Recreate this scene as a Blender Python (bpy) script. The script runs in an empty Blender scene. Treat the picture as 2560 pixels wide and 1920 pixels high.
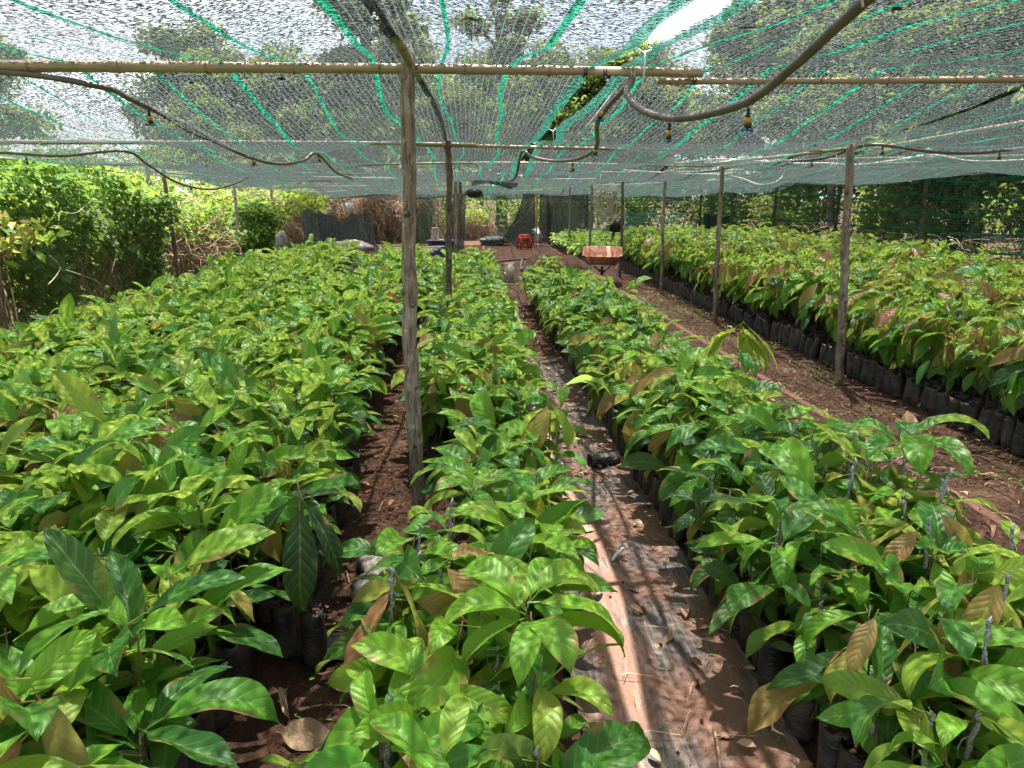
import bpy, math, random
import numpy as np
from mathutils import Vector, Matrix, Euler
R = math.radians
rng = np.random.default_rng(7)
random.seed(7)
SC = bpy.context.scene
COL = SC.collection

# ------------------------------------------------------------------ camera
CAM_H, PITCH, YAW, F = 1.8, R(13.7), R(3.27), 1924.0      # focal length in pixels of the 2560 wide frame
cd = bpy.data.cameras.new('camera')
cd.sensor_width = 36; cd.lens = 36*F/2560; cd.clip_start = 0.05; cd.clip_end = 600
cam = bpy.data.objects.new('camera', cd); COL.objects.link(cam)
cam.location = (0, 0, CAM_H)
cam.rotation_euler = (math.pi/2-PITCH, 0, -YAW)
SC.camera = cam
CM = Euler(cam.rotation_euler).to_matrix()

def at(px, py, X=None, Y=None, Z=None):
    """world point seen at a photo pixel, on the plane X=, Y= or Z="""
    d = CM @ Vector(((px-1280)/F, -(py-960)/F, -1))
    if X is not None: t = X/d.x
    elif Y is not None: t = Y/d.y
    else: t = (Z-CAM_H)/d.z
    return Vector((0, 0, CAM_H)) + d*t

# ------------------------------------------------------------------ world, sun, exposure
SUNV = Vector((0.04, 0.34, 1.0)).normalized()
ELEV = math.asin(SUNV.z); AZ = math.atan2(SUNV.x, SUNV.y)
w = bpy.data.worlds.new('World'); SC.world = w; w.use_nodes = True
nt = w.node_tree; nt.nodes.clear()
out = nt.nodes.new('ShaderNodeOutputWorld'); bg = nt.nodes.new('ShaderNodeBackground')
sky = nt.nodes.new('ShaderNodeTexSky'); sky.sky_type = 'NISHITA'; sky.sun_disc = False
sky.sun_elevation = ELEV; sky.sun_rotation = AZ; sky.air_density = 1.0; sky.dust_density = 3.0; sky.ozone_density = 1.0
tc = nt.nodes.new('ShaderNodeTexCoord'); cn = nt.nodes.new('ShaderNodeTexNoise'); cr = nt.nodes.new('ShaderNodeValToRGB')
cn.inputs['Scale'].default_value = 2.2; cn.inputs['Detail'].default_value = 6
cr.color_ramp.elements[0].position = .32; cr.color_ramp.elements[1].position = .6
mx = nt.nodes.new('ShaderNodeMix'); mx.data_type = 'RGBA'
nt.links.new(tc.outputs['Generated'], cn.inputs['Vector']); nt.links.new(cn.outputs['Fac'], cr.inputs['Fac'])
nt.links.new(cr.outputs['Color'], mx.inputs[0]); nt.links.new(sky.outputs['Color'], mx.inputs[6])
mx.inputs[7].default_value = (7.6, 7.9, 8.4, 1)                 # thin bright cloud
nt.links.new(mx.outputs[2], bg.inputs['Color']); bg.inputs['Strength'].default_value = 0.085
nt.links.new(bg.outputs[0], out.inputs['Surface'])
sl = bpy.data.lights.new('sun', 'SUN'); sl.energy = 5.0; sl.angle = R(0.65); sl.color = (1, .955, .88)
so = bpy.data.objects.new('sun', sl); COL.objects.link(so)
so.rotation_euler = (-SUNV).to_track_quat('-Z', 'Y').to_euler()
so.location = (0, 0, 20)
SC.view_settings.view_transform = 'Standard'; SC.view_settings.look = 'None'
SC.view_settings.exposure = 1.86; SC.view_settings.gamma = 1; SC.view_settings.use_curve_mapping = False
SC.render.engine = 'CYCLES'
cy = SC.cycles
cy.max_bounces = 7; cy.diffuse_bounces = 3; cy.glossy_bounces = 2; cy.transmission_bounces = 4; cy.transparent_max_bounces = 24
cy.use_denoising = True; cy.denoiser = 'OPENIMAGEDENOISE'; cy.denoising_input_passes = 'RGB_ALBEDO_NORMAL'
cy.use_adaptive_sampling = True; cy.adaptive_threshold = 0.015
cy.caustics_reflective = False; cy.caustics_refractive = False
cy.sample_clamp_indirect = 6

# ------------------------------------------------------------------ node helpers
class NT:
    def __init__(s, name):
        s.m = bpy.data.materials.new(name); s.m.use_nodes = True
        s.t = s.m.node_tree; s.t.nodes.clear()
        s.out = s.t.nodes.new('ShaderNodeOutputMaterial')
    def n(s, kind, **kw):
        n = s.t.nodes.new('ShaderNode'+kind)
        for k, v in kw.items():
            if hasattr(n, k) and k not in n.inputs: setattr(n, k, v)
            else: n.inputs[k].default_value = v
        return n
    def l(s, a, b): s.t.links.new(a, b)
    def noise(s, vec, scale, detail=4, rough=.6, dist=0):
        n = s.n('TexNoise'); n.inputs['Scale'].default_value = scale; n.inputs['Detail'].default_value = detail
        n.inputs['Roughness'].default_value = rough; n.inputs['Distortion'].default_value = dist
        if vec is not None: s.l(vec, n.inputs['Vector'])
        return n.outputs['Fac']
    def ramp(s, fac, stops, interp='LINEAR'):
        n = s.n('ValToRGB'); r = n.color_ramp; r.interpolation = interp
        while len(r.elements) < len(stops): r.elements.new(.5)
        for e, (p, c) in zip(r.elements, stops):
            e.position = p; e.color = (*c, 1) if isinstance(c, tuple) else (c, c, c, 1)
        s.l(fac, n.inputs['Fac']); return n.outputs['Color']
    def math(s, op, a, b=None, c=None, clamp=False):
        n = s.n('Math'); n.operation = op; n.use_clamp = clamp
        for i, x in enumerate((a, b, c)):
            if x is None: continue
            if isinstance(x, (int, float)): n.inputs[i].default_value = x
            else: s.l(x, n.inputs[i])
        return n.outputs[0]
    def mix(s, f, a, b, blend='MIX'):
        n = s.n('Mix'); n.data_type = 'RGBA'; n.blend_type = blend
        for i, x in ((0, f), (6, a), (7, b)):
            if isinstance(x, (int, float)): n.inputs[i].default_value = x
            elif isinstance(x, tuple): n.inputs[i].default_value = (*x, 1)
            else: s.l(x, n.inputs[i])
        return n.outputs[2]
    def coord(s, kind='Object', scale=None, rot=None):
        o = s.n('TexCoord').outputs[kind]
        if scale or rot:
            m = s.n('Mapping')
            if scale: m.inputs['Scale'].default_value = scale
            if rot: m.inputs['Rotation'].default_value = rot
            s.l(o, m.inputs['Vector']); o = m.outputs[0]
        return o
    def pos(s, scale=None):
        o = s.n('NewGeometry').outputs['Position']
        if scale:
            m = s.n('Mapping'); m.inputs['Scale'].default_value = scale; s.l(o, m.inputs['Vector']); o = m.outputs[0]
        return o
    def bump(s, h, dist=.01, strength=1):
        n = s.n('Bump'); n.inputs['Distance'].default_value = dist; n.inputs['Strength'].default_value = strength
        s.l(h, n.inputs['Height']); return n.outputs[0]
    def pbr(s, color, rough=.6, normal=None, spec=.5, metal=0, coat=0):
        p = s.n('BsdfPrincipled')
        if isinstance(color, tuple): p.inputs['Base Color'].default_value = (*color, 1)
        else: s.l(color, p.inputs['Base Color'])
        if isinstance(rough, (int, float)): p.inputs['Roughness'].default_value = rough
        else: s.l(rough, p.inputs['Roughness'])
        p.inputs['Specular IOR Level'].default_value = spec; p.inputs['Metallic'].default_value = metal
        p.inputs['Coat Weight'].default_value = coat
        if normal is not None: s.l(normal, p.inputs['Normal'])
        return p
    def end(s, sh):
        s.l(sh if not hasattr(sh, 'outputs') else sh.outputs[0], s.out.inputs['Surface']); return s.m
M = {}

# ---- leaf material: tone 0 old dark green .. 0.7 lime .. 1.0 bronze flush; veins from the UV
def leaf_material(name, nveins=9, stops=None, gloss=.42, transl=.42, veins=True):
    s = NT(name)
    uv = s.n('UVMap'); uv.uv_map = 'UVMap'
    sep = s.n('SeparateXYZ'); s.l(uv.outputs[0], sep.inputs[0])
    u, v = sep.outputs[0], sep.outputs[1]
    a1 = s.n('Attribute'); a1.attribute_type = 'GEOMETRY'; a1.attribute_name = 'tone'
    a2 = s.n('Attribute'); a2.attribute_type = 'OBJECT'; a2.attribute_name = 'tone'
    tone = s.math('ADD', a1.outputs['Fac'], a2.outputs['Fac'])
    n1 = s.noise(s.pos(), 14, 3)
    tone = s.math('ADD', tone, s.math('MULTIPLY', s.math('SUBTRACT', n1, .5), .16))
    col = s.ramp(tone, stops)
    va = s.math('ABSOLUTE', s.math('SUBTRACT', v, .5))                # 0 midrib .. .5 edge
    ph = s.math('SUBTRACT', s.math('MULTIPLY', u, float(nveins)), s.math('MULTIPLY', va, 3.4))
    tri = s.math('PINGPONG', ph, .5)                                   # 0 on a vein
    lat = s.math('SUBTRACT', 1, s.math('MULTIPLY', tri, 11.0), clamp=True)
    mid = s.math('SUBTRACT', 1, s.math('MULTIPLY', va, 24), clamp=True)
    vein = s.math('MAXIMUM', s.math('MULTIPLY', lat, .55), mid)
    colv = s.mix(s.math('MULTIPLY', vein, .42 if veins else .15), col, (.34, .45, .13))
    spots = s.ramp(s.noise(s.pos(), 65, 3, .7), [(0, 0.0), (.70, 0.0), (.76, 1.0)])
    colv = s.mix(s.math('MULTIPLY', spots, .35), colv, (.22, .17, .05))
    edge = s.math('MULTIPLY', s.math('MULTIPLY', s.math('SUBTRACT', va, s.math('MULTIPLY', s.noise(s.pos(), 30, 3), .55)), 9, clamp=True), s.ramp(s.noise(s.pos(), 7, 2), [(.56, 0.0), (.64, .9)]))
    colv = s.mix(edge, colv, (.26, .16, .06))
    back = s.n('NewGeometry').outputs['Backfacing']
    colb = s.mix(.4, colv, (.16, .25, .08))
    c = s.mix(back, colv, colb)
    h = s.math('SUBTRACT', s.math('MULTIPLY', s.math('SINE', s.math('MULTIPLY', tri, 3.1416)), 1.0), s.math('MULTIPLY', mid, .8))
    h = s.math('ADD', h, s.math('MULTIPLY', s.noise(s.pos(), 120, 2), .35))
    nrm = s.bump(h, .0024 if veins else .001, .6)
    rough = s.math('ADD', gloss, s.math('MULTIPLY', back, .25))
    p = s.pbr(c, rough, nrm, spec=.27)
    t = s.n('BsdfTranslucent')
    s.l(s.mix(1.0, s.mix(.42, c, (.42, .52, .12)), (1.3, 1.3, .95), 'MULTIPLY'), t.inputs['Color'])
    m = s.n('MixShader'); m.inputs[0].default_value = transl
    s.l(p.outputs[0], m.inputs[1]); s.l(t.outputs[0], m.inputs[2])
    return s.end(m)
COCOA = [(0, (.010, .042, .018)), (.25, (.020, .098, .022)), (.46, (.050, .195, .020)), (.66, (.145, .33, .022)),
         (.78, (.29, .33, .045)), (.88, (.28, .19, .06)), (1, (.32, .13, .075))]
M['leaf'] = leaf_material('cocoa_leaf', 9, COCOA)
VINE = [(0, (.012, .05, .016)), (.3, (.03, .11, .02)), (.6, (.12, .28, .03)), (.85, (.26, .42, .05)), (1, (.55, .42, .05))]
M['vine'] = leaf_material('vine_leaf', 5, VINE, .5, .32, False)
TREE = [(0, (.010, .032, .010)), (.4, (.026, .075, .016)), (.75, (.13, .22, .035)), (1, (.42, .45, .06))]
M['tree_leaf'] = leaf_material('tree_leaf', 5, TREE, .5, .4, False)

def dry_leaf_mat():
    s = NT('dry_leaf'); oi = s.n('ObjectInfo').outputs['Random']
    a1 = s.n('Attribute'); a1.attribute_name = 'tone'
    f = s.math('FRACT', s.math('ADD', oi, a1.outputs['Fac']))
    c = s.ramp(f, [(0, (.16, .07, .035)), (.4, (.34, .18, .09)), (.75, (.46, .29, .16)), (1, (.52, .38, .24))])
    c = s.mix(s.math('MULTIPLY', s.noise(s.pos(), 45, 4), .5), c, (.12, .05, .03))
    return s.end(s.pbr(c, .75, s.bump(s.noise(s.pos(), 90, 3), .004)))
M['dry'] = dry_leaf_mat()

def simple(name, c1, c2, scale=8, rough=.7, bumpd=.004, stretch=None, spec=.4, metal=0, coord='pos', detail=5, contrast=(.35, .65)):
    s = NT(name)
    v = s.pos(stretch) if coord == 'pos' else s.coord('Object', stretch)
    n = s.noise(v, scale, detail, .62)
    c = s.ramp(n, [(contrast[0], c1), (contrast[1], c2)])
    return s.end(s.pbr(c, rough, s.bump(n, bumpd) if bumpd else None, spec, metal))
def bark_mat(name, dark, mid, lichen, stretch):
    s = NT(name); v = s.pos(stretch)
    n = s.noise(v, 30, 6, .65); n2 = s.noise(s.pos(), 9, 4); n3 = s.noise(s.pos(), 28, 5, .7)
    c = s.ramp(n, [(.3, dark), (.62, mid)])
    c = s.mix(s.ramp(n2, [(.5, 0.0), (.62, .55)]), c, lichen)
    c = s.mix(s.ramp(n3, [(.60, 0.0), (.66, .7)]), c, tuple(x*1.35 for x in lichen))
    knots = s.ramp(s.noise(s.pos((1, 1, .5)), 26, 3, .6), [(.30, .9), (.38, 0.0)])
    cracks = s.ramp(s.noise(s.pos((1, 1, .10)), 75, 4, .7), [(.36, .75), (.46, 0.0)])
    c = s.mix(cracks, c, dark)
    c = s.mix(knots, c, (.04, .025, .015))
    return s.end(s.pbr(c, .85, s.bump(s.math('SUBTRACT', s.math('ADD', n, s.math('MULTIPLY', n3, .6)), s.math('MULTIPLY', cracks, .5)), .016), .25))
M['bark'] = bark_mat('post_bark', (.13, .09, .06), (.33, .26, .19), (.44, .40, .33), (1, 1, .16))
M['bark_dark'] = bark_mat('weathered_bark', (.06, .038, .024), (.19, .13, .08), (.30, .26, .2), (1, 1, .16))
M['trunk'] = bark_mat('tree_bark', (.05, .04, .03), (.16, .125, .09), (.26, .25, .2), (1, 1, .25))
def bamboo_mat():
    s = NT('bamboo'); n = s.noise(s.coord('Object', (.5, 14, 14)), 6, 5); n2 = s.noise(s.pos(), 5, 3)
    c = s.ramp(n, [(.3, (.22, .155, .085)), (.6, (.40, .31, .185))])
    c = s.mix(s.ramp(n2, [(.5, 0.0), (.7, .5)]), c, (.30, .22, .13))
    return s.end(s.pbr(c, .42, s.bump(n, .002), .5))
M['bamboo'] = bamboo_mat()
def bamboo_old():
    s = NT('old_bamboo'); n = s.noise(s.pos(), 16, 5)
    c = s.ramp(n, [(.3, (.16, .13, .06)), (.62, (.38, .33, .18))])
    return s.end(s.pbr(c, .5, s.bump(n, .002), .5))
M['bamboo_old'] = bamboo_old()
M['bamboo_node'] = simple('bamboo_node', (.16, .09, .04), (.36, .25, .13), 40, .7, .002)
M['pipe'] = simple('irrigation_pipe', (.085, .06, .05), (.16, .12, .10), 12, .42, .0, spec=.5)
M['black_plastic'] = simple('black_plastic', (.010, .010, .012), (.022, .022, .024), 20, .4, 0)
M['yellow_plastic'] = simple('yellow_plastic', (.40, .25, .03), (.52, .34, .06), 20, .4, 0)
M['blue_plastic'] = simple('blue_plastic', (.015, .045, .15), (.03, .08, .24), 20, .35, 0)
M['white_hose'] = simple('white_hose', (.5, .5, .45), (.68, .68, .62), 20, .5, 0)
M['white_string'] = simple('white_string', (.55, .55, .55), (.8, .8, .8), 60, .7, 0)
M['grey_tape'] = simple('graft_tape', (.07, .07, .07), (.42, .43, .44), 170, .38, .003)
M['stem'] = simple('seedling_stem', (.07, .035, .018), (.17, .10, .05), 60, .7, .002)
M['green_stem'] = simple('green_stem', (.08, .16, .04), (.18, .28, .07), 60, .6, 0)
M['twig'] = simple('dry_twig', (.12, .07, .045), (.34, .22, .14), 30, .85, .002)
M['straw'] = simple('dry_straw', (.34, .24, .12), (.62, .5, .3), 20, .8, .0)
M['rope'] = simple('fibre_rope', (.36, .30, .19), (.62, .55, .40), 50, .85, .001)
def bag_mat():
    s = NT('polybag'); n = s.noise(s.pos((1, 1, 3)), 22, 5, .6, .4); n2 = s.noise(s.pos(), 9, 4)
    wr = s.n('TexWave'); wr.bands_direction = 'Z'; wr.inputs['Scale'].default_value = 17; wr.inputs['Distortion'].default_value = 9
    wr.inputs['Detail'].default_value = 3; s.l(s.pos(), wr.inputs['Vector'])
    c = s.ramp(n2, [(.40, (.016, .016, .018)), (.55, (.050, .042, .038)), (.68, (.13, .08, .055))])
    h = s.math('ADD', s.math('MULTIPLY', n, 1.0), s.math('MULTIPLY', wr.outputs['Fac'], .10))
    return s.end(s.pbr(c, s.ramp(n2, [(.4, .34), (.65, .7)]), s.bump(h, .010), .5))
M['bag'] = bag_mat()
M['grey_bag'] = simple('dusty_plastic', (.10, .085, .08), (.30, .25, .22), 7, .5, .02)

def soil_mat(name, c1, c2, c3, litter=.0):
    s = NT(name); p = s.pos()
    n = s.noise(p, 2.2, 6, .65); f = s.noise(p, 38, 6, .7); g = s.noise(p, 150, 3, .6)
    c = s.ramp(n, [(.34, c1), (.55, c2), (.70, c3)])
    c = s.mix(s.ramp(f, [(.4, .55), (.6, 0.0)]), c, tuple(x*.42 for x in c1))
    c = s.mix(s.ramp(g, [(.60, 0.0), (.68, .5)]), c, (.30, .19, .12))
    if litter:
        vo = s.n('TexVoronoi'); vo.inputs['Scale'].default_value = 11; s.l(p, vo.inputs['Vector'])
        lc = s.ramp(s.math('FRACT', s.math('MULTIPLY', vo.outputs['Distance'], 7.3)), [(0, (.06, .035, .022)), (.5, (.12, .075, .05)), (1, (.20, .13, .085))])
        c = s.mix(s.ramp(s.noise(p, .55, 3), [(.36, 0.0), (.55, litter)]), c, lc)
    h = s.math('ADD', f, s.math('MULTIPLY', g, .5))
    return s.end(s.pbr(c, .92, s.bump(h, .02), .2))
M['soil'] = soil_mat('red_soil', (.062, .031, .021), (.125, .060, .039), (.21, .108, .072))
M['far_soil'] = soil_mat('littered_soil', (.06, .04, .026), (.10, .065, .045), (.17, .11, .075), .75)
def grass_ground():
    s = NT('weedy_ground'); p = s.pos(); n = s.noise(p, 1.2, 6); f = s.noise(p, 26, 5, .7)
    c = s.ramp(n, [(.35, (.10, .07, .04)), (.5, (.12, .16, .05)), (.68, (.22, .30, .07))])
    c = s.mix(s.ramp(f, [(.4, .5), (.6, 0.0)]), c, (.05, .05, .02))
    return s.end(s.pbr(c, .9, s.bump(f, .03), .2))
M['weedy'] = grass_ground()
def plastic_path():
    s = NT('muddy_plastic_sheet')
    st = s.noise(s.pos((7, .8, 1)), 5, 7, .70, .8); mud = s.noise(s.pos((1.6, .8, 1)), 2.4, 5, .6); f = s.noise(s.pos(), 60, 4, .7)
    c = s.ramp(st, [(.34, (.016, .016, .020)), (.46, (.06, .055, .055)), (.57, (.19, .145, .12)), (.70, (.40, .28, .20))])
    c = s.mix(s.ramp(mud, [(.42, 0.0), (.58, .88)]), c, s.mix(f, (.10, .045, .028), (.32, .16, .10)))
    rg = s.ramp(mud, [(.4, .42), (.6, .9)])
    return s.end(s.pbr(c, rg, s.bump(s.math('ADD', st, s.math('MULTIPLY', f, .3)), .012), .5))
M['path_plastic'] = plastic_path()

# ---- shade net: knitted dark tape between thin green warp threads, UV in metres
def net_mat(name, cover=.5, thread=(.03, .30, .17), tape=(.022, .022, .026), warp=.033, dash=(.020, .012), tw=.055, lit_fleck=.42):
    s = NT(name)
    uv = s.n('UVMap'); uv.uv_map = 'UVMap'
    def mp(sx, sy):
        m = s.n('Mapping'); m.inputs['Scale'].default_value = (sx, sy, 1); s.l(uv.outputs[0], m.inputs['Vector']); return m.outputs[0]
    n1 = s.noise(mp(1/dash[0], 1/dash[1]), 1.0, 2, .55, .6)
    n2 = s.noise(mp(1/(dash[0]*3.1), 1/(dash[1]*3.5)), 1.0, 2, .5)
    big = s.noise(mp(1.3, 1.3), 1.0, 3)
    sep = s.n('SeparateXYZ'); s.l(uv.outputs[0], sep.inputs[0])
    x = s.math('PINGPONG', s.math('DIVIDE', s.math('ADD', sep.outputs[0], s.math('MULTIPLY', n2, .004)), warp), .5)
    thr = s.math('LESS_THAN', x, tw/2)
    val = s.math('ADD', s.math('ADD', s.math('MULTIPLY', n1, .84), s.math('MULTIPLY', n2, .16)), s.math('MULTIPLY', s.math('SUBTRACT', big, .5), .09))
    n3 = s.noise(mp(1.3/dash[0], .9/dash[1]), 1.0, 2, .6, .8)
    # noise is centred near .5: threshold from the cover share
    th = .5 + (.5-cover)*.30
    tp = s.math('MULTIPLY', s.math('SUBTRACT', val, th-.015), 33, clamp=True)
    alpha = s.math('MAXIMUM', tp, s.math('MULTIPLY', thr, .92))
    col = s.mix(thr, s.mix(s.ramp(n3, [(.53, 0.0), (.58, 1.0)]), tape, (lit_fleck, lit_fleck, lit_fleck*1.03)), thread)  # paler flecks paint in the glint of sunlit tape
    d = s.n('BsdfDiffuse'); s.l(col, d.inputs['Color'])
    t = s.n('BsdfTranslucent'); s.l(s.mix(1.0, col, (1.6, 1.6, 1.6), 'MULTIPLY'), t.inputs['Color'])
    m1 = s.n('MixShader'); m1.inputs[0].default_value = .5; s.l(d.outputs[0], m1.inputs[1]); s.l(t.outputs[0], m1.inputs[2])
    tr = s.n('BsdfTransparent'); m2 = s.n('MixShader'); s.l(alpha, m2.inputs[0]); s.l(tr.outputs[0], m2.inputs[1]); s.l(m1.outputs[0], m2.inputs[2])
    return s.end(m2)
M['net'] = net_mat('shade_net', .61, thread=(.035, .12, .085), tape=(.013, .012, .014), tw=.065, lit_fleck=.09, dash=(.018, .011))
M['net_side'] = net_mat('side_net', .40, thread=(.03, .22, .12), warp=.05, dash=(.03, .014), tape=(.010, .015, .013), tw=.08, lit_fleck=.10)
M['net_dark'] = net_mat('dark_net', .76, lit_fleck=.12, thread=(.01, .05, .04), tape=(.012, .016, .018))
def band_mat(name, col, cover=.82):
    s = NT(name); uv = s.n('UVMap'); uv.uv_map = 'UVMap'
    m = s.n('Mapping'); m.inputs['Scale'].default_value = (160, 260, 1); s.l(uv.outputs[0], m.inputs['Vector'])
    n = s.noise(m.outputs[0], 1.0, 1); a = s.math('GREATER_THAN', n, .5-(cover-.5)*.32)
    c = s.ramp(n, [(.3, tuple(x*.7 for x in col)), (.7, col)])
    d = s.n('BsdfDiffuse'); s.l(c, d.inputs['Color'])
    t = s.n('BsdfTranslucent'); s.l(c, t.inputs['Color'])
    m1 = s.n('MixShader'); m1.inputs[0].default_value = .6; s.l(d.outputs[0], m1.inputs[1]); s.l(t.outputs[0], m1.inputs[2])
    tr = s.n('BsdfTransparent'); m2 = s.n('MixShader'); s.l(a, m2.inputs[0]); s.l(tr.outputs[0], m2.inputs[1]); s.l(m1.outputs[0], m2.inputs[2])
    return s.end(m2)
M['band'] = band_mat('green_band', (.03, .36, .22), .93)
M['hem'] = band_mat('green_hem', (.05, .28, .20), .70)
M['side_band'] = band_mat('side_band', (.03, .19, .12), .90)

# ------------------------------------------------------------------ mesh helpers
def mesh(name, V, Fs, mat, uv=None, tone=None, smooth=True):
    me = bpy.data.meshes.new(name)
    V = np.asarray(V, np.float32).reshape(-1, 3)
    if isinstance(Fs, np.ndarray):
        k = Fs.shape[1]; nf = len(Fs); loops = Fs.astype(np.int32).ravel(); tot = np.full(nf, k, np.int32)
    else:
        nf = len(Fs); tot = np.array([len(f) for f in Fs], np.int32); loops = np.fromiter((i for f in Fs for i in f), np.int32)
    me.vertices.add(len(V)); me.vertices.foreach_set('co', V.ravel())
    me.loops.add(len(loops)); me.loops.foreach_set('vertex_index', loops)
    st = np.zeros(nf, np.int32); st[1:] = np.cumsum(tot)[:-1]
    me.polygons.add(nf); me.polygons.foreach_set('loop_start', st)
    if smooth: me.polygons.foreach_set('use_smooth', np.ones(nf, bool))
    if uv is not None:
        l = me.uv_layers.new(name='UVMap'); l.data.foreach_set('uv', np.asarray(uv, np.float32)[loops].ravel())
    if tone is not None:
        a = me.attributes.new('tone', 'FLOAT', 'POINT'); a.data.foreach_set('value', np.asarray(tone, np.float32))
    me.update(calc_edges=True)
    if mat is not None: me.materials.append(mat)
    return me
def link(name, me, parent=None, loc=None, rot=None, sc=None):
    o = bpy.data.objects.new(name, me); COL.objects.link(o)
    if parent is not None: o.parent = parent
    if loc is not None: o.location = loc
    if rot is not None: o.rotation_euler = rot
    if sc is not None: o.scale = sc if hasattr(sc, '__len__') else (sc, sc, sc)
    return o
def tag(o, label=None, cat=None, group=None, kind=None):
    if label: o['label'] = label
    if cat: o['category'] = cat
    if group: o['group'] = group
    if kind: o['kind'] = kind
    return o
def thing(name, label, cat, loc=(0, 0, 0), rz=0, group=None):
    o = link(name, None, None, loc, (0, 0, rz)); o.empty_display_size = .1
    return tag(o, label, cat, group)

class MB:
    """collects geometry for ONE mesh"""
    def __init__(s): s.V = []; s.Fq = []; s.n = 0; s.U = []; s.T = []
    def add(s, V, Fs, uv=None, tone=0):
        V = np.asarray(V, float).reshape(-1, 3)
        s.V.append(V); s.Fq.extend([tuple(int(i)+s.n for i in f) for f in Fs]); s.n += len(V)
        s.U.append(np.zeros((len(V), 2)) if uv is None else np.asarray(uv, float)); s.T.append(np.full(len(V), tone, float)); return s
    def tube(s, P, r, n=8, cap=True, tone=0):
        P = np.asarray([tuple(p) for p in P], float); r = np.full(len(P), r, float) if np.isscalar(r) else np.asarray(r, float)
        T = np.gradient(P, axis=0); T /= np.linalg.norm(T, axis=1)[:, None]+1e-9
        ref = np.array([0, 0, 1.]) if abs(T[0, 2]) < .9 else np.array([1., 0, 0])
        a = np.cross(T, ref); a /= np.linalg.norm(a, axis=1)[:, None]+1e-9; b = np.cross(T, a)
        th = np.linspace(0, 2*np.pi, n, endpoint=False)
        V = P[:, None, :] + r[:, None, None]*(np.cos(th)[None, :, None]*a[:, None, :]+np.sin(th)[None, :, None]*b[:, None, :])
        Fs = [(i*n+j, (i+1)*n+j, (i+1)*n+(j+1) % n, i*n+(j+1) % n) for i in range(len(P)-1) for j in range(n)]
        if cap: Fs += [tuple(range(n)), tuple(range(len(P)*n-1, (len(P)-1)*n-1, -1))]
        L = np.concatenate([[0], np.cumsum(np.linalg.norm(np.diff(P, axis=0), axis=1))])
        uv = np.stack([np.tile(th/6.283, len(P)), np.repeat(L, n)], 1)
        return s.add(V.reshape(-1, 3), Fs, uv, tone)
    def box(s, c, d, rz=0, taper=1):
        x, y, z = np.array(d)/2
        V = np.array([(-x, -y, -z), (x, -y, -z), (x, y, -z), (-x, y, -z), (-x*taper, -y*taper, z), (x*taper, -y*taper, z), (x*taper, y*taper, z), (-x*taper, y*taper, z)])
        cz, sz = math.cos(rz), math.sin(rz); V = V @ np.array([(cz, sz, 0), (-sz, cz, 0), (0, 0, 1)])+np.array(c)
        return s.add(V, [(3, 2, 1, 0), (4, 5, 6, 7), (0, 1, 5, 4), (1, 2, 6, 5), (2, 3, 7, 6), (3, 0, 4, 7)])
    def lathe(s, prof, n=20, c=(0, 0, 0), wob=0):
        th = np.linspace(0, 2*np.pi, n, endpoint=False); V = []
        for r, z in prof:
            rr = r*(1+wob*rng.normal(0, 1, n)) if wob else r
            V.append(np.stack([rr*np.cos(th)+c[0], rr*np.sin(th)+c[1], np.full(n, z+c[2])], 1))
        k = len(prof)
        Fs = [(i*n+j, i*n+(j+1) % n, (i+1)*n+(j+1) % n, (i+1)*n+j) for i in range(k-1) for j in range(n)]
        return s.add(np.concatenate(V), Fs)
    def mesh(s, name, mat, smooth=True):
        return mesh(name, np.concatenate(s.V), s.Fq, mat, np.concatenate(s.U), np.concatenate(s.T), smooth)
    def build(s, name, mat, parent=None, smooth=True, loc=None, rot=None, rel=True):
        o = link(name, s.mesh(name, mat, smooth), parent, loc, rot); return o
def smoothpath(P, k=6):
    P = [Vector(p) for p in P]; P = [P[0]*2-P[1]]+P+[P[-1]*2-P[-2]]; o = []
    for i in range(1, len(P)-2):
        for j in range(k):
            t = j/k; a, b, c, d = P[i-1], P[i], P[i+1], P[i+2]
            o.append(.5*((2*b)+(c-a)*t+(2*a-5*b+4*c-d)*t*t+(3*b-a-3*c+d)*t**3))
    o.append(P[-2]); return o
def wave2(x, y, seed, scale=1.0):
    """cheap smooth noise in [-1,1] from a few sines"""
    g = np.random.default_rng(seed); v = 0
    for i in range(6):
        k = g.normal(0, 1, 2)*scale*(1+i*.5); v = v+np.sin(k[0]*x+k[1]*y+g.uniform(0, 6.28))/(1+i*.4)
    return v/3.0
def euler_rows(rot):   # Nx3 euler XYZ -> Nx3x3
    cx, cy_, cz = np.cos(rot).T; sx, sy, sz = np.sin(rot).T
    m = np.empty((len(rot), 3, 3))
    m[:, 0, 0] = cy_*cz; m[:, 0, 1] = sx*sy*cz-cx*sz; m[:, 0, 2] = cx*sy*cz+sx*sz
    m[:, 1, 0] = cy_*sz; m[:, 1, 1] = sx*sy*sz+cx*cz; m[:, 1, 2] = cx*sy*sz-sx*cz
    m[:, 2, 0] = -sy; m[:, 2, 1] = sx*cy_; m[:, 2, 2] = cx*cy_
    return m
def scatter(tmpl, loc, rot, sc, tone):
    """many copies of a template (V,F,uv) as arrays"""
    V, Fs, uv = tmpl; n = len(loc)
    if n == 0: return None
    m = euler_rows(np.asarray(rot)); W = np.einsum('nij,vj->nvi', m, V)*np.asarray(sc).reshape(n, 1, -1)+np.asarray(loc)[:, None, :]
    FF = (Fs[None]+np.arange(n)[:, None, None]*len(V)).reshape(-1, Fs.shape[1])
    return W.reshape(-1, 3), FF, np.tile(uv, (n, 1)), np.repeat(tone, len(V))
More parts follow.
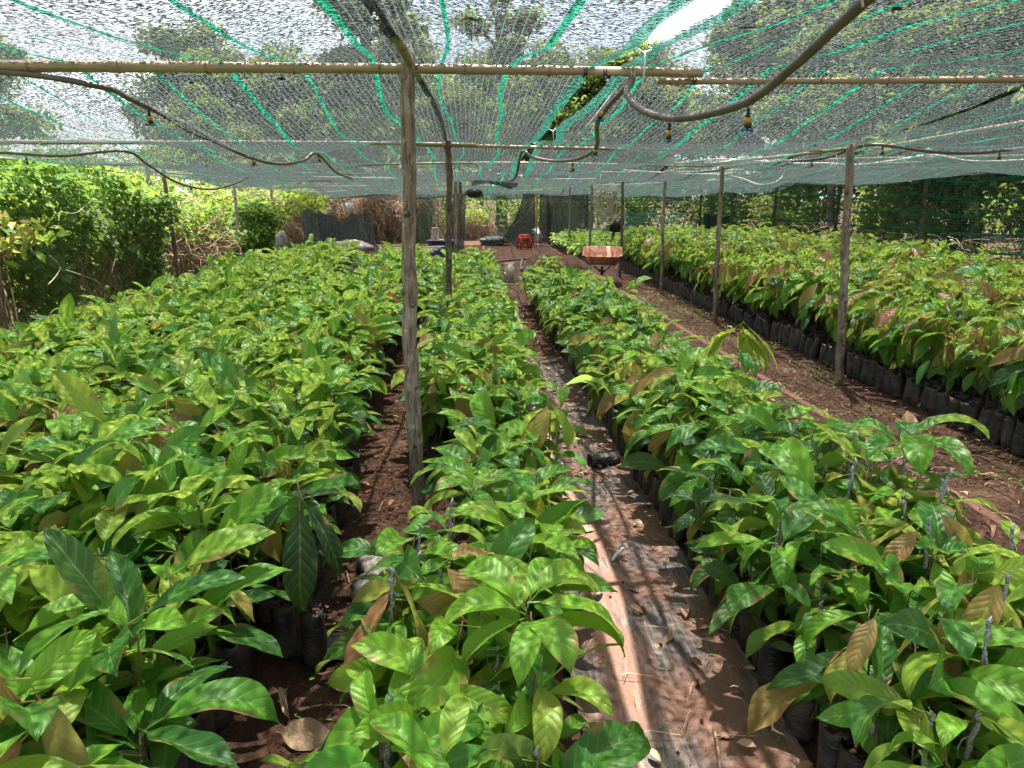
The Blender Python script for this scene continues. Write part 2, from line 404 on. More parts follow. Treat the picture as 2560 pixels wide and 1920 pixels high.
def join(parts):
    parts = [p for p in parts if p is not None]; off = 0; Vs, Fs, Us, Ts = [], [], [], []
    for V, Fq, U, T in parts: Vs.append(V); Fs.append(Fq+off); Us.append(U); Ts.append(T); off += len(V)
    return np.concatenate(Vs), np.concatenate(Fs), np.concatenate(Us), np.concatenate(Ts)

# ------------------------------------------------------------------ leaf templates (unit length, base at origin, growing along +X)
PROF_T = [0, .04, .12, .25, .42, .58, .72, .83, .91, .96, 1]
PROF_W = [.05, .2, .48, .80, .99, 1.0, .86, .58, .27, .10, .0]
def leaf_tmpl(a0, a1, width=.36, nu=12, nv=6, fold=.25, quilt=.012, wave=.03, pet=.16, twist=0, bend=0, seed=0, power=1.4, prof=None):
    g = np.random.default_rng(seed); T, W = (PROF_T, PROF_W) if prof is None else prof
    t = np.linspace(0, 1, nu+1)
    ang = a0+(a1-a0)*t**power
    yaw = bend*t
    dx = np.cos(ang)*np.cos(yaw); dy = np.cos(ang)*np.sin(yaw); dz = np.sin(ang)
    step = 1/nu
    def integ(d): m = (d[1:]+d[:-1])/2*step; return np.concatenate([[0], np.cumsum(m)])
    C = np.stack([integ(dx), integ(dy), integ(dz)], 1)
    Tn = np.stack([dx, dy, dz], 1)
    side = np.stack([-np.sin(yaw), np.cos(yaw), 0*t], 1)
    tw = twist*t
    nrm = np.cross(Tn, side)
    side, nrm = side*np.cos(tw)[:, None]+nrm*np.sin(tw)[:, None], nrm*np.cos(tw)[:, None]-side*np.sin(tw)[:, None]
    w = np.interp(t, T, W)*width/2
    s = np.linspace(-1, 1, nv+1)
    ph = g.uniform(0, 6)
    fo = fold*(1+.4*np.sin(t*5+ph))
    S = s[None, :]; TT = t[:, None]
    lat = np.cos(fo)[:, None]*S*w[:, None]
    up = np.sin(fo)[:, None]*np.abs(S)*w[:, None]
    up = up + quilt*np.cos(2*np.pi*(9*TT-1.7*np.abs(S)))*(np.abs(S) > .05)*(np.abs(S) < .95) if nu >= 16 else up
    up = up + wave*np.sin(TT*g.uniform(7, 12)+S*1.5+ph)*np.abs(S)**1.5*np.sin(np.pi*TT)
    V = C[:, None, :]+side[:, None, :]*lat[..., None]+nrm[:, None, :]*up[..., None]
    V = V.reshape(-1, 3); uv = np.stack([np.repeat(t, nv+1), np.tile((s+1)/2, nu+1)], 1)
    i, j = np.meshgrid(np.arange(nu), np.arange(nv), indexing='ij'); b = (i*(nv+1)+j).ravel()
    Fs = np.stack([b, b+nv+1, b+nv+2, b+1], 1)
    if pet:
        d0 = Tn[0]; V = V+d0*pet
        p = np.array([(0, -.008, 0), (0, .008, 0), (0, 0, .014)]); q = p+d0*pet*1.02
        k = len(V); V = np.concatenate([V, p, q]); uv = np.concatenate([uv, np.full((6, 2), .5)])
        Fs = np.concatenate([Fs, [(k, k+1, k+4, k+3), (k+1, k+2, k+5, k+4), (k+2, k, k+3, k+5)]])
    return V, Fs, uv
# style: start and end pitch of the blade
STYLES = {'spread': (.50, -.55), 'flat': (.15, -.35), 'droop': (.15, -1.25), 'hang': (-.75, -1.55), 'up': (.95, .15), 'arch': (.6, -1.1)}
def leaf_set(nu, nv, quilt):
    o = {}
    for k, (a0, a1) in STYLES.items():
        o[k] = [leaf_tmpl(a0+random.uniform(-.15, .15), a1+random.uniform(-.2, .2), random.uniform(.31, .42), nu, nv, random.uniform(.1, .42),
                          quilt, random.uniform(.01, .035), random.uniform(.12, .22), random.uniform(-.4, .4), random.uniform(-.35, .35), i+hash(len(k)) % 7, random.uniform(1.1, 1.8))
                for i in range(5)]
    return o
random.seed(11); LHI = leaf_set(20, 6, .010)
random.seed(11); LMID = leaf_set(7, 4, 0)
random.seed(11); LLO = leaf_set(4, 2, 0)

# ------------------------------------------------------------------ beds and plants
# name: x0, x1, y0, y1, plant height near/far, leaf style weights, tone centre, spacing
BEDS = {
 'left':   dict(x=(-1.72, -.76), y=(1.25, 15.6), h=(.70, .74), st='sfuad', tone=.52, sp=.145),
 'far left': dict(x=(-3.45, -1.98), y=(1.9, 15.6), h=(.66, .76), st='sfua', tone=.54, sp=.15),
 'centre': dict(x=(-.36, .32), y=(1.2, 15.4), h=(.50, .70), st='sdfdah', tone=.50, sp=.145),
 'path side': dict(x=(1.12, 1.78), y=(1.5, 13.4), h=(.62, .66), st='ddfsahh', tone=.42, sp=.135),
 'right':  dict(x=(3.96, 7.7), y=(4.6, 19.8), h=(.86, .97), st='hhdhah', tone=.50, sp=.165),
 'far low': dict(x=(3.25, 5.0), y=(21.5, 29), h=(.46, .46), st='sdf', tone=.56, sp=.20),
 'far corner': dict(x=(5.25, 8.0), y=(20.6, 28), h=(.62, .62), st='sdf', tone=.52, sp=.22),
}
STK = {'s': 'spread', 'f': 'flat', 'd': 'droop', 'h': 'hang', 'u': 'up', 'a': 'arch'}
random.seed(3)
def hmod(x, y): return .05*math.sin(2.1*x+1.3*y)+.04*math.sin(3.7*x-2.2*y+1)
plants = []
GAPS = [(-.72, 2.5, .17), (.62, 1.5, .1)]
for bname, b in BEDS.items():
    sp = b['sp']; nx = max(2, round((b['x'][1]-b['x'][0])/sp)); sx = (b['x'][1]-b['x'][0])/nx
    ny = int((b['y'][1]-b['y'][0])/(sp*.9))
    for j in range(ny):
        for i in range(nx+1):
            edge = i in (0, nx) or j in (0, ny-1)
            x = b['x'][0]+i*sx+random.uniform(-.02, .02)*(1 if not edge else .4); y = b['y'][0]+j*sp*.9+random.uniform(-.02, .02)
            if bname == 'centre' and 2.75 < y < 4.75 and x < .02+.10*math.sin(y*3): continue
            if bname == 'centre' and y < 3.0 and x < -.27: continue
            if bname == 'left' and y < 2.6 and x > -.82: continue
            if 4.7 < y < 10 and ((bname == 'centre' and x < -.32) or (bname == 'left' and x > -.80)): continue
            if bname == 'left' and y > 9.5 and x < -1.48: continue
            if bname == 'far left' and y > 11 and x > -2.2: continue
            if bname == 'path side' and y > 12.0 and x > 1.4: continue
            if bname == 'centre' and y < 2.7 and x > .25: continue
            if random.random() < .04 or any((x-a)**2+(y-b_)**2 < c_*c_ for a, b_, c_ in GAPS): continue
            t = (y-b['y'][0])/(b['y'][1]-b['y'][0])
            h = b['h'][0]+(b['h'][1]-b['h'][0])*min(1, t*2)+hmod(x, y)+random.gauss(0, .045)
            if edge: h -= random.uniform(0, .09)
            if random.random() < .03: h += .1
            plants.append(dict(bed=bname, x=x, y=y, h=max(.36, h), edge=edge, st=b['st'], tone=b['tone'], feature=None))
def near(bed, x, y, **kw):
    c = min((p for p in plants if p['bed'] == bed and not p['feature']), key=lambda p: (p['x']-x)**2+(p['y']-y)**2)
    c.update(kw); c['x'], c['y'] = x, y; return c
near('left', -.62, 2.74, feature='darkhang', h=.80, tone=.08)
near('path side', 1.82, 5.05, feature='olive', h=.98, tone=.80)
near('path side', 1.84, 3.00, feature='arching', h=.80, tone=.42)
near('centre', .16, 1.98, feature='lime', h=.68, tone=.70)
near('centre', .44, 4.05, feature='bronzehang', h=.72, tone=.78)
near('centre', .50, 4.30, feature='reach', h=.72, tone=.60)
near('left', -1.42, 1.95, feature='limeflat', h=.78, tone=.66)
near('centre', -.02, 3.15, feature='bigflat', h=.62, tone=.56)
near('left', -.80, 1.62, feature='bigflat2', h=.58, tone=.42)
near('path side', 1.30, 1.95, feature='spottedhang', h=.55, tone=.34)

def make_leaves(p, g):
    """list of (style, variant, z, azimuth, pitch, roll, length, tone)"""
    f = p['feature']; o = []; h = p['h']
    if f == 'darkhang':
        for az, pt, L, st in ((-1.45, -.15, .34, 'hang'), (-.55, 0, .27, 'hang'), (-2.7, .1, .27, 'hang'), (.6, 0, .24, 'droop'), (1.8, 0, .22, 'droop')):
            o.append((st, 0, h-.06-g.uniform(0, .05), az, pt, 0, L*1.12, g.uniform(-.06, .03)))
        return o
    if f == 'olive':
        for k in range(7): o.append(('hang', k % 5, h-.01*k, g.uniform(0, 6.28), .1, 0, .40-.012*k, .72+g.uniform(0, .10)))
        for k in range(5): o.append(('droop', k % 5, h-.2-.04*k, g.uniform(0, 6.28), 0, 0, .24, .45))
        return o
    if f == 'arching':
        for k, (az, L) in enumerate(((-.1, .34), (-1.9, .33), (-1.2, .33), (1.0, .27), (2.4, .25), (3.6, .24))): o.append(('arch', k % 5, h-.01*k, az, 0, 0, L, .40+g.uniform(-.05, .15)))
        for k in range(5): o.append(('droop', k % 5, h-.12-.05*k, g.uniform(0, 6.28), 0, 0, .23, .3))
        return o
    if f == 'lime':
        for k in range(10): o.append(('arch' if k % 3 else 'droop', k % 5, h-.008*k, k*.66+g.uniform(-.2, .2), 0, 0, g.uniform(.22, .31), g.uniform(.62, .69)))
        return o
    if f == 'limeflat':
        for k in range(11): o.append(('flat' if k % 2 else 'spread', k % 5, h-.010*k, k*.6-.6+g.uniform(-.2, .2), 0, 0, g.uniform(.24, .34), g.uniform(.62, .74)))
        return o
    if f == 'bronzehang':
        for k in range(6): o.append(('hang', k % 5, h-.01*k, k*1.1-2, .05, 0, g.uniform(.24, .30), g.uniform(.70, .86)))
        for k in range(5): o.append(('droop', k % 5, h-.2-.04*k, g.uniform(0, 6.28), 0, 0, .22, .45))
        return o
    if f == 'reach':
        for k, (az, L) in enumerate(((-.35, .30), (.3, .25), (-1.5, .24), (2.2, .2))): o.append(('arch', k % 5, h-.01*k, az, -.1, 0, L, .60))
        for k in range(5): o.append(('spread', k % 5, h-.12-.05*k, g.uniform(0, 6.28), 0, 0, .2, .5))
        return o
    if f in ('bigflat', 'bigflat2'):
        for k in range(8): o.append((('flat', 'arch', 'spread')[k % 3], k % 5, h-.015*k, k*.85+(2.4 if f == 'bigflat' else -.6), 0, 0, g.uniform(.24, .31), p['tone']+g.uniform(-.1, .08)))
        return o
    if f == 'spottedhang':
        for k in range(8): o.append((('hang', 'droop')[k % 2], k % 5, h-.02*k, -1.7+k*.8, 0, 0, g.uniform(.24, .30), g.uniform(.2, .45)))
        return o
    n = int(g.integers(8, 12)); az0 = g.uniform(0, 6.28)
    flush = g.random() < (.42 if p['bed'] in ('right',) else .20)
    bias = g.normal(0, .11); big = g.uniform(.82, 1.22)
    for k in range(n):
        q = k/(n-1)
        st = STK[p['st'][int(g.integers(0, len(p['st'])))]]
        z = h-.02-.30*q**1.1*(h/.7)+g.uniform(-.02, .02)
        if q > .6 and st in ('up',): st = 'flat'
        az = az0+k*2.4+g.normal(0, .4)
        L = (.150+.075*math.sin(math.pi*(.15+.75*q)))*g.uniform(.75, 1.3)*big*(1.12 if p['bed'] != 'right' else 1.25)
        tn = p['tone']+.17-.40*q+bias+g.normal(0, .09)
        if tn > .74: tn = .74-.1*g.random()
        if flush and k < 4: tn = g.uniform(.80, 1.02); st = 'hang'; L *= 1.18; z += .05
        if p['edge']: L *= .88
        o.append((st, int(g.integers(0, 5)), z, az, g.normal(0, .26), g.normal(0, .45), L, max(.02, tn)))
    return o
for k, p in enumerate(plants):
    g = np.random.default_rng(1000+k); p['g'] = g
    p['lean'] = (g.normal(0, .03), g.normal(0, .03)); p['leaves'] = make_leaves(p, g)
    d = CM.inverted() @ (Vector((p['x'], p['y'], p['h']*.75))-Vector((0, 0, CAM_H)))
    p['depth'] = -d.z
    p['seen'] = -d.z > .3 and abs(d.x/d.z)*F < 1280+90 and abs(d.y/d.z)*F < 960+140
    if p['feature']: p['depth'] -= 5
vis = sorted((p for p in plants if p['seen']), key=lambda p: p['depth'])
NEAR = vis[:298]; nearset = {id(p) for p in NEAR}

# templates to meshes, for the seedlings that are things
LEAFME = {(k, i): mesh('leaf', t[0], t[1], M['leaf'], t[2]) for k, L in LHI.items() for i, t in enumerate(L)}
def bag_mesh(seed, soil=True):
    g = np.random.default_rng(seed); n = 12; H = .235; prof = []
    b = MB(); th = np.linspace(0, 2*np.pi, n, endpoint=False); rows = []
    for k, z in enumerate(np.linspace(0, H, 8)):
        r = .050+.0018*math.sin(z*22+seed)-(.005 if k == 0 else 0)
        rr = r*(1+.06*np.cos(2*th+seed)+.025*g.normal(0, 1, n)); rows.append(np.stack([rr*np.cos(th), rr*np.sin(th), np.full(n, z)+(g.uniform(-.012, .014, n) if k == 7 else 0)], 1))
    rr = .044; rows.append(np.stack([rr*np.cos(th), rr*np.sin(th), np.full(n, H-.02)], 1))
    V = np.concatenate(rows); k = len(rows)
    b.add(V, [(i*n+j, i*n+(j+1) % n, (i+1)*n+(j+1) % n, (i+1)*n+j) for i in range(k-1) for j in range(n)])
    return b.mesh('polybag', M['bag'])
BAGME = [bag_mesh(i) for i in range(6)]
b = MB(); th = np.linspace(0, 2*np.pi, 10, endpoint=False)
b.add(np.concatenate([np.stack([.046*np.cos(th), .046*np.sin(th), np.full(10, .212)], 1), [(0, 0, .222)]]), [(i, (i+1) % 10, 10) for i in range(10)])
SOILME = b.mesh('potting_soil', M['soil'])
STEMME = []
for k in range(4):
    b = MB(); z = np.linspace(0, 1, 7); b.tube(np.stack([.012*np.sin(z*5+k)*z, .012*np.cos(z*4+k)*z, z], 1), .0052-.0028*z, 6); STEMME.append(b.mesh('stem', M['stem']))
TAPEME = []
for k in range(3):
    b = MB(); z = np.linspace(0, .15, 11); g = np.random.default_rng(k)
    b.tube(np.stack([g.normal(0, .002, 11), g.normal(0, .002, 11), z], 1), .0042+.0035*g.random(11), 7)
    b.tube(np.array([(0, 0, .15), (.006, 0, .17), (-.004, .006, .185)]), [.005, .007, .001], 6)
    b.tube(np.array([(.006, 0, .1), (.02, .004, .085), (.024, .01, .06), (.02, .01, .035)]), .0022, 4); TAPEME.append(b.mesh('graft_tape', M['grey_tape']))

BEDNAME = {'left': 'the first bed left of the centre bed', 'far left': 'the outermost left bed beside the vine hedge', 'centre': 'the centre bed', 'path side': 'the bed right of the plastic covered path', 'right': 'the wide right bed by the side net'}
FEAT = {'darkhang': 'seedling with three big dark glossy leaves hanging over the red soil gap',
        'olive': 'tall seedling with large olive yellow hanging leaves on the earth path edge',
        'arching': 'tall seedling with long arching green leaves leaning over the earth path',
        'lime': 'bright lime green young seedling nearest the camera in the centre bed',
        'bronzehang': 'seedling with bronze hanging leaves over the plastic path, centre bed',
        'reach': 'seedling whose long pointed lime leaf reaches over the plastic path',
        'limeflat': 'seedling with a wide whorl of flat lime leaves in the near left bed',
        'bigflat': 'seedling with broad blue green leaves in front of the foot of the thick post',
        'bigflat2': 'seedling with broad arching leaves over the gap at the near corner of the left bed',
        'spottedhang': 'seedling with large spotted hanging leaves above black bags beside the plastic path'}
from collections import defaultdict
cells = defaultdict(list)
for p in NEAR: cells[p['bed']].append(p)
def describe(p):
    """label from the look of this very plant and its place in the bed"""
    if p['feature']: return FEAT[p['feature']]
    x0, x1 = BEDS[p['bed']]['x']; u = (p['x']-x0)/(x1-x0)
    side = 'left edge' if u < .12 else 'left half' if u < .45 else 'middle' if u < .6 else 'right half' if u < .9 else 'right edge'
    mt = np.mean([l[7] for l in p['leaves'][:4]])
    look = 'bronze' if mt > .76 else 'lime' if mt > .62 else 'bright' if mt > .52 else 'mid green' if mt > .40 else 'dark'
    h0 = BEDS[p['bed']]['h'][0]; hm = 'tall ' if p['h'] > h0+.08 else 'low ' if p['h'] < h0-.05 else ''
    y = p['y']
    zone = 'frontmost' if y < 1.9 else 'before the thick post' if y < 2.9 else 'level with thick post' if y < 4.6 else 'just past thick post' if y < 6.2 else 'beyond thick post'
    bed = {'left': 'inner left bed', 'far left': 'outer left bed', 'centre': 'centre bed', 'path side': 'bed right of path', 'right': 'wide right bed'}[p['bed']]
    look += ' taped' if p['tape'] else ''
    if hm and p['tape']: hm = ''
    return f"{hm}{look} cocoa seedling, {side} of {bed}, {zone}"
for p in NEAR:
    g = p['g']
    p['tape'] = p['bed'] in ('centre', 'path side') and g.random() < .38
    lab = describe(p)
    r = thing('cocoa_seedling', lab, 'seedling', (p['x'], p['y'], 0.003), 0, f"cocoa seedlings in {BEDNAME[p['bed']]}")
    r.rotation_euler = (p['lean'][0], p['lean'][1], 0)
    bg_ = link('polybag', BAGME[int(g.integers(0, 6))], r, (0, 0, 0), (0, 0, g.uniform(0, 6.28)), (1, 1, g.uniform(.92, 1.06)))
    if p['edge']: link('potting_soil', SOILME, bg_)
    top = p['h']-.02
    stm = link('stem', STEMME[int(g.integers(0, 4))], r, (0, 0, .2), (0, 0, g.uniform(0, 6.28)), (1, 1, top-.2))
    if p['tape']:
        link('graft_tape', TAPEME[int(g.integers(0, 3))], r, (g.uniform(-.02, .02), g.uniform(-.02, .02), p['h']*g.uniform(.62, .86)), (g.uniform(-.15, .15), g.uniform(-.15, .15), g.uniform(0, 6.28)))
    for (st, k, z, az, pt, roll, L, tn) in p['leaves']:
        o = link('leaf', LEAFME[(st, k)], r, (0, 0, z), (roll, -pt, az), L); o['tone'] = float(tn)

# the rest of the seedlings, past the first 298, as one mass
def mass(plist):
    buck = defaultdict(list)
    for p in plist:
        lod = 1 if p['depth'] < 8.5 else 2
        for (st, k, z, az, pt, roll, L, tn) in p['leaves'][:(10 if lod == 1 else 8)]:
            s_ = L if lod == 1 else L*1.06
            buck[(lod, st, k)].append((p['x']+p['lean'][1]*z, p['y']-p['lean'][0]*z, z, roll, -pt, az, s_, tn))
    parts = []
    for (lod, st, k), rows in buck.items():
        a = np.array(rows); parts.append(scatter((LMID, LLO)[lod-1][st][k], a[:, :3], a[:, 3:6], a[:, 6:7], a[:, 7]))
    return join(parts)
rest = [p for p in plants if id(p) not in nearset]
V, Fq, U, T = mass(rest)
mass_me = mesh('seedling_mass', V, Fq, M['leaf'], U, T)
mo = tag(link('cocoa_seedlings', mass_me), 'dense rows of cocoa seedlings further back in all the nursery beds', 'seedlings', kind='stuff')
# stems and bags of the same mass
sv = []
bt = BAGME[0]; n = len(bt.vertices); bv = np.empty(n*3, np.float32); bt.vertices.foreach_get('co', bv); bv = bv.reshape(-1, 3)
bf = np.array([tuple(f.vertices) for f in bt.polygons]); bu = np.zeros((n, 2))
th = np.linspace(0, 2*np.pi, 7, endpoint=False)
LB = np.concatenate([np.stack([.05*np.cos(th), .05*np.sin(th), np.full(7, z)], 1) for z in (0, .12, .235)]); LF = np.array([(i*7+j, i*7+(j+1) % 7, (i+1)*7+(j+1) % 7, (i+1)*7+j) for i in range(2) for j in range(7)])
a = np.array([(p['x'], p['y'], 0, p['g'].uniform(0, 6.28), p['depth'], p['edge'], p['h']) for p in rest])
hi = (a[:, 5] > 0) & (a[:, 4] < 16)
z3 = lambda q: np.stack([0*q, 0*q, q], 1)
g = np.random.default_rng(5)
wd_ = np.where(a[:, 0] > 3, 1.24, 1.12); sc3 = np.stack([g.uniform(.92, 1.08, len(a))*wd_, g.uniform(.92, 1.08, len(a))*wd_, g.uniform(.88, 1.08, len(a))], 1)
V, Fq, U, T = join([scatter((bv, bf, bu), a[hi, :3], z3(a[hi, 3])+np.stack([g.normal(0, .075, hi.sum()), g.normal(0, .075, hi.sum()), 0*a[hi, 3]], 1), sc3[hi], 0*a[hi, 0]), scatter((LB, LF, np.zeros((21, 2))), a[~hi, :3], z3(a[~hi, 3]), sc3[~hi], 0*a[~hi, 0])])
o = link('polybags', mesh('polybags', V, Fq, M['bag'], U, T), mo); o['kind'] = 'stuff'
ST = np.array([(.004, 0, 0), (-.002, .0035, 0), (-.002, -.0035, 0), (.003, 0, 1), (-.0015, .0025, 1), (-.0015, -.0025, 1)]); SF = np.array([(0, 1, 4, 3), (1, 2, 5, 4), (2, 0, 3, 5)])
loc = a[:, :3]+np.array([0, 0, .2]); s3 = np.stack([np.ones(len(a)), np.ones(len(a)), a[:, 6]-.22], 1)
V, Fq, U, T = scatter((ST, SF, np.zeros((6, 2))), loc, 0*loc, s3, 0*a[:, 0])
o = link('stems', mesh('stems', V, Fq, M['stem'], U, T), mo); o['kind'] = 'stuff'
print('plants', len(plants), 'near', len(NEAR), 'rest faces', len(mass_me.polygons), 'maxdepth', NEAR[-1]['depth'])

# ------------------------------------------------------------------ ground
def sheet(name, x0, x1, y0, y1, nx, ny, zf, mat, uvs=None):
    X, Y = np.meshgrid(np.linspace(x0, x1, nx+1), np.linspace(y0, y1, ny+1))
    Z = zf(X, Y) if callable(zf) else X*0+zf
    b = (np.arange(ny)[:, None]*(nx+1)+np.arange(nx)[None]).ravel()
    return mesh(name, np.stack([X, Y, Z], -1).reshape(-1, 3), np.stack([b, b+1, b+nx+2, b+nx+1], 1), mat, np.stack([X, Y], -1).reshape(-1, 2))
def gz(X, Y): return .010*wave2(X, Y, 1, 3.0)+.006*wave2(X, Y, 2, 14)
tag(link('ground', sheet('ground', -250, 250, -60, 500, 50, 50, -.06, M['far_soil'])), 'leaf littered brown earth stretching beyond the nursery', kind='structure')
tag(link('weedy_ground', sheet('weedy_ground', -60, -4.4, -10, 120, 60, 120, lambda X, Y: .03*wave2(X, Y, 4, .8)-.005, M['weedy'])), 'weedy green ground left of the nursery', kind='structure')
tag(link('soil_floor', sheet('soil_floor', -4.6, 12, -2, 34, 330, 480, lambda X, Y: gz(X, Y)-.012+.05*np.clip((np.abs(X-.4)-3.4)/8, -1, 0)*0, M['soil'])), 'bare red brown soil floor of the nursery', kind='structure')
def pz(X, Y):
    return .018+.008*np.sin(X*38+1.5*np.sin(Y*1.3)+Y*.6)*(.4+.6*np.abs(wave2(X, Y, 9, 1.2)))+.006*wave2(X, Y, 6, 5)
tag(link('path', sheet('path', .37, 1.09, .6, 8.6, 70, 300, pz, M['path_plastic'])), 'mud streaked black plastic sheet covering the narrow path', kind='structure')

# ------------------------------------------------------------------ shade canopy
YB = [-3.9, .1, 4.12, 8.1, 12.1, 16.1, 20.3, 24.8, 29.0, 33.2]
def beam_h(y): return np.interp(y, [-3, 4.1, 8.1, 12, 16, 20.3, 24.8, 29, 33], [2.44, 2.42, 2.30, 2.27, 2.25, 2.22, 2.10, 1.98, 1.9])
def canopy_h(x, y):
    x = np.asarray(x, float); y = np.asarray(y, float)
    i = np.clip(np.searchsorted(YB, y, side='right')-1, 0, len(YB)-2); yb = np.array(YB)
    f = (y-yb[i])/(yb[i+1]-yb[i])
    sag = .17*np.sin(np.pi*f)*(1+.45*np.sin(x*1.7+i*2.1))
    pole = np.exp(-((x+.27)/.55)**2)*(y < 12)
    sag = sag*(1-.75*pole)
    h = beam_h(y)+.035-sag-.006*np.abs(x)+.03*np.exp(-((x-3.72)/.5)**2)
    return h+.018*wave2(x, y, 12, 2.2)+.007*wave2(x, y, 15, 7)
TIES = [-2, .2, 1.5, 3.0, 6.0, 8.1, 10.4, 12.6, 15.0, 18, 21, 24, 27, 31]
def seam_c(y): return .68+.035*np.sin(y*1.9)
def seam_gap(y):
    t = np.array(TIES); i = np.clip(np.searchsorted(t, y, side='right')-1, 0, len(t)-2)
    f = (y-t[i])/(t[i+1]-t[i]); return .024+.045*np.sin(np.pi*f)*(1-.3*(y > 8))*(1-.5*(y > 12))
Y0, Y1 = -1.6, 30.6
def strip_mesh(name, xa, xb, ya, yb, nx, ny, mat, dz=0, wob=0):
    """sheet that follows the canopy between two edge curves xa(y), xb(y)"""
    y = np.linspace(ya, yb, ny+1); s = np.linspace(0, 1, nx+1)
    A, B = xa(y), xb(y); X = A[:, None]*(1-s)+B[:, None]*s; Y = np.repeat(y[:, None], nx+1, 1)
    Z = canopy_h(X, Y)+dz
    b = (np.arange(ny)[:, None]*(nx+1)+np.arange(nx)[None]).ravel()
    return mesh(name, np.stack([X, Y, Z], -1).reshape(-1, 3), np.stack([b, b+1, b+nx+2, b+nx+1], 1), mat, np.stack([X, Y], -1).reshape(-1, 2))
c = lambda v: (lambda y: y*0+v)
def drift(x, y): return .05*np.sin(y*.9+x*.7)+.02*np.sin(y*2.3+x*3)
def panel(label, xa, xb, bands, hems):
    o = tag(link('shade_net', strip_mesh('shade_net', xa, xb, Y0, Y1, 60, 330, M['net'])), label, 'shade net', 'shade nets stretched over the nursery')
    for x in bands:
        wd = .0115+.003*math.sin(x*9)
        link('green_band', strip_mesh('green_band', lambda y: x-wd+drift(x, y), lambda y: x+wd+drift(x, y), Y0, Y1, 1, 260, M['band'], -.006), o)
    for ha, hb in hems: link('green_hem', strip_mesh('green_hem', ha, hb, Y0, Y1, 3, 260, M['hem'], -.009), o)
    return o
panel('dark shade net with green stripes left of the laced seam', lambda y: -5.0+.12*np.sin(y*1.4)-.05*np.maximum(y-10, 0), lambda y: seam_c(y)-seam_gap(y), [-4.84+.365*k for k in range(15)],
      [(lambda y: seam_c(y)-seam_gap(y)-.06, lambda y: seam_c(y)-seam_gap(y)), (lambda y: -5.0+.12*np.sin(y*1.4)-.05*np.maximum(y-10, 0), lambda y: -4.95+.12*np.sin(y*1.4)-.05*np.maximum(y-10, 0))])
panel('green striped shade net between the laced seam and the slit above the earth path', lambda y: seam_c(y)+seam_gap(y), c(3.085), [.98+.30*k for k in range(7)],
      [(lambda y: seam_c(y)+seam_gap(y), lambda y: seam_c(y)+seam_gap(y)+.07)])
panel('dark shade net with green stripes above the wide right bed', c(3.155), lambda y: 8.75+.08*np.sin(y*1.2), [3.38+.31*k for k in range(17)], [])
b = MB()
for t in TIES[2:9]:
    x = float(seam_c(t)); z = float(canopy_h(x, t))-.012
    k = MB(); g = np.random.default_rng(int(t*10)); d = g.uniform(-1, 1)
    k.tube([(x-.03, t, z), (x, t+.012, z-.012), (x+.03, t, z), (x+.01, t-.012, z+.004)], .003, 5)
    k.tube([(x, t, z-.005), (x+.03*d+.02, t+.02, z-.08), (x+.07*d+.03, t+.03, z-.16)], .0028, 5)
    tag(k.build('net_tie', M['white_string']), f"white string knot tying the two net hems {'in front of the front beam' if t < 4 else 'between the first two beams' if t < 7 else 'at the second beam' if t < 9 else 'further back along the laced seam'}", 'string tie', 'white ties along the net seam')
k = MB(); a_ = at(1622, 92, Z=2.40); e_ = at(1715, 195, Z=2.30); k.tube([a_, (a_+e_)/2, e_], .0022, 5)
tag(k.build('loose_string', M['white_string']), 'thin straight white string hanging loose from the net seam', 'string')
k = MB(); a_ = at(1540, 222, Y=4.05); e_ = at(1446, 345, Y=4.3); k.tube([a_, (a_+e_)/2+Vector((.01, 0, .01)), e_], .0045, 6)
tag(k.build('loose_string', M['white_string']), 'thick white tie end dangling where the brown pipe meets the front beam', 'string')

# far hem of the canopy hanging down at the back
def curtain(name, P0, P1, ztop, zbot, mat, nx=50, ny=16, fold=.06, fseed=0, swap=False, taper=None):
    P0, P1 = Vector(P0), Vector(P1); L = (P1-P0).length; dr = (P1-P0)/L; nr = Vector((-dr.y, dr.x))
    s = np.linspace(0, 1, nx+1); t = np.linspace(0, 1, ny+1); S, Tt = np.meshgrid(s, t)
    zt = ztop(S*L) if callable(ztop) else ztop; zb = zbot(S*L) if callable(zbot) else zbot
    off = fold*wave2(S*L*2.2, Tt*.8, 30+fseed, 1.6)*(.25+.75*Tt)
    A = S*L+(taper(S, Tt) if taper else 0)
    X = P0.x+dr.x*A+nr.x*off; Y = P0.y+dr.y*A+nr.y*off; Z = zt*(1-Tt)+zb*Tt
    b = (np.arange(ny)[:, None]*(nx+1)+np.arange(nx)[None]).ravel()
    uv = np.stack([Z, S*L] if not swap else [S*L, Z], -1).reshape(-1, 2)
    return mesh(name, np.stack([X, Y, Z], -1).reshape(-1, 3), np.stack([b, b+nx+1, b+nx+2, b+1], 1), mat, uv), (X, Y, Z)
me, _ = curtain('net_valance', (-5.3, 30.55), (8.7, 30.55), lambda s: 2.0+0*s, lambda s: 1.70+.05*np.sin(s*1.7), M['net'], 90, 5, .05, 3)
tag(link('net_valance', me), 'edge of the shade net hanging down at the far end of the nursery', 'net edge')

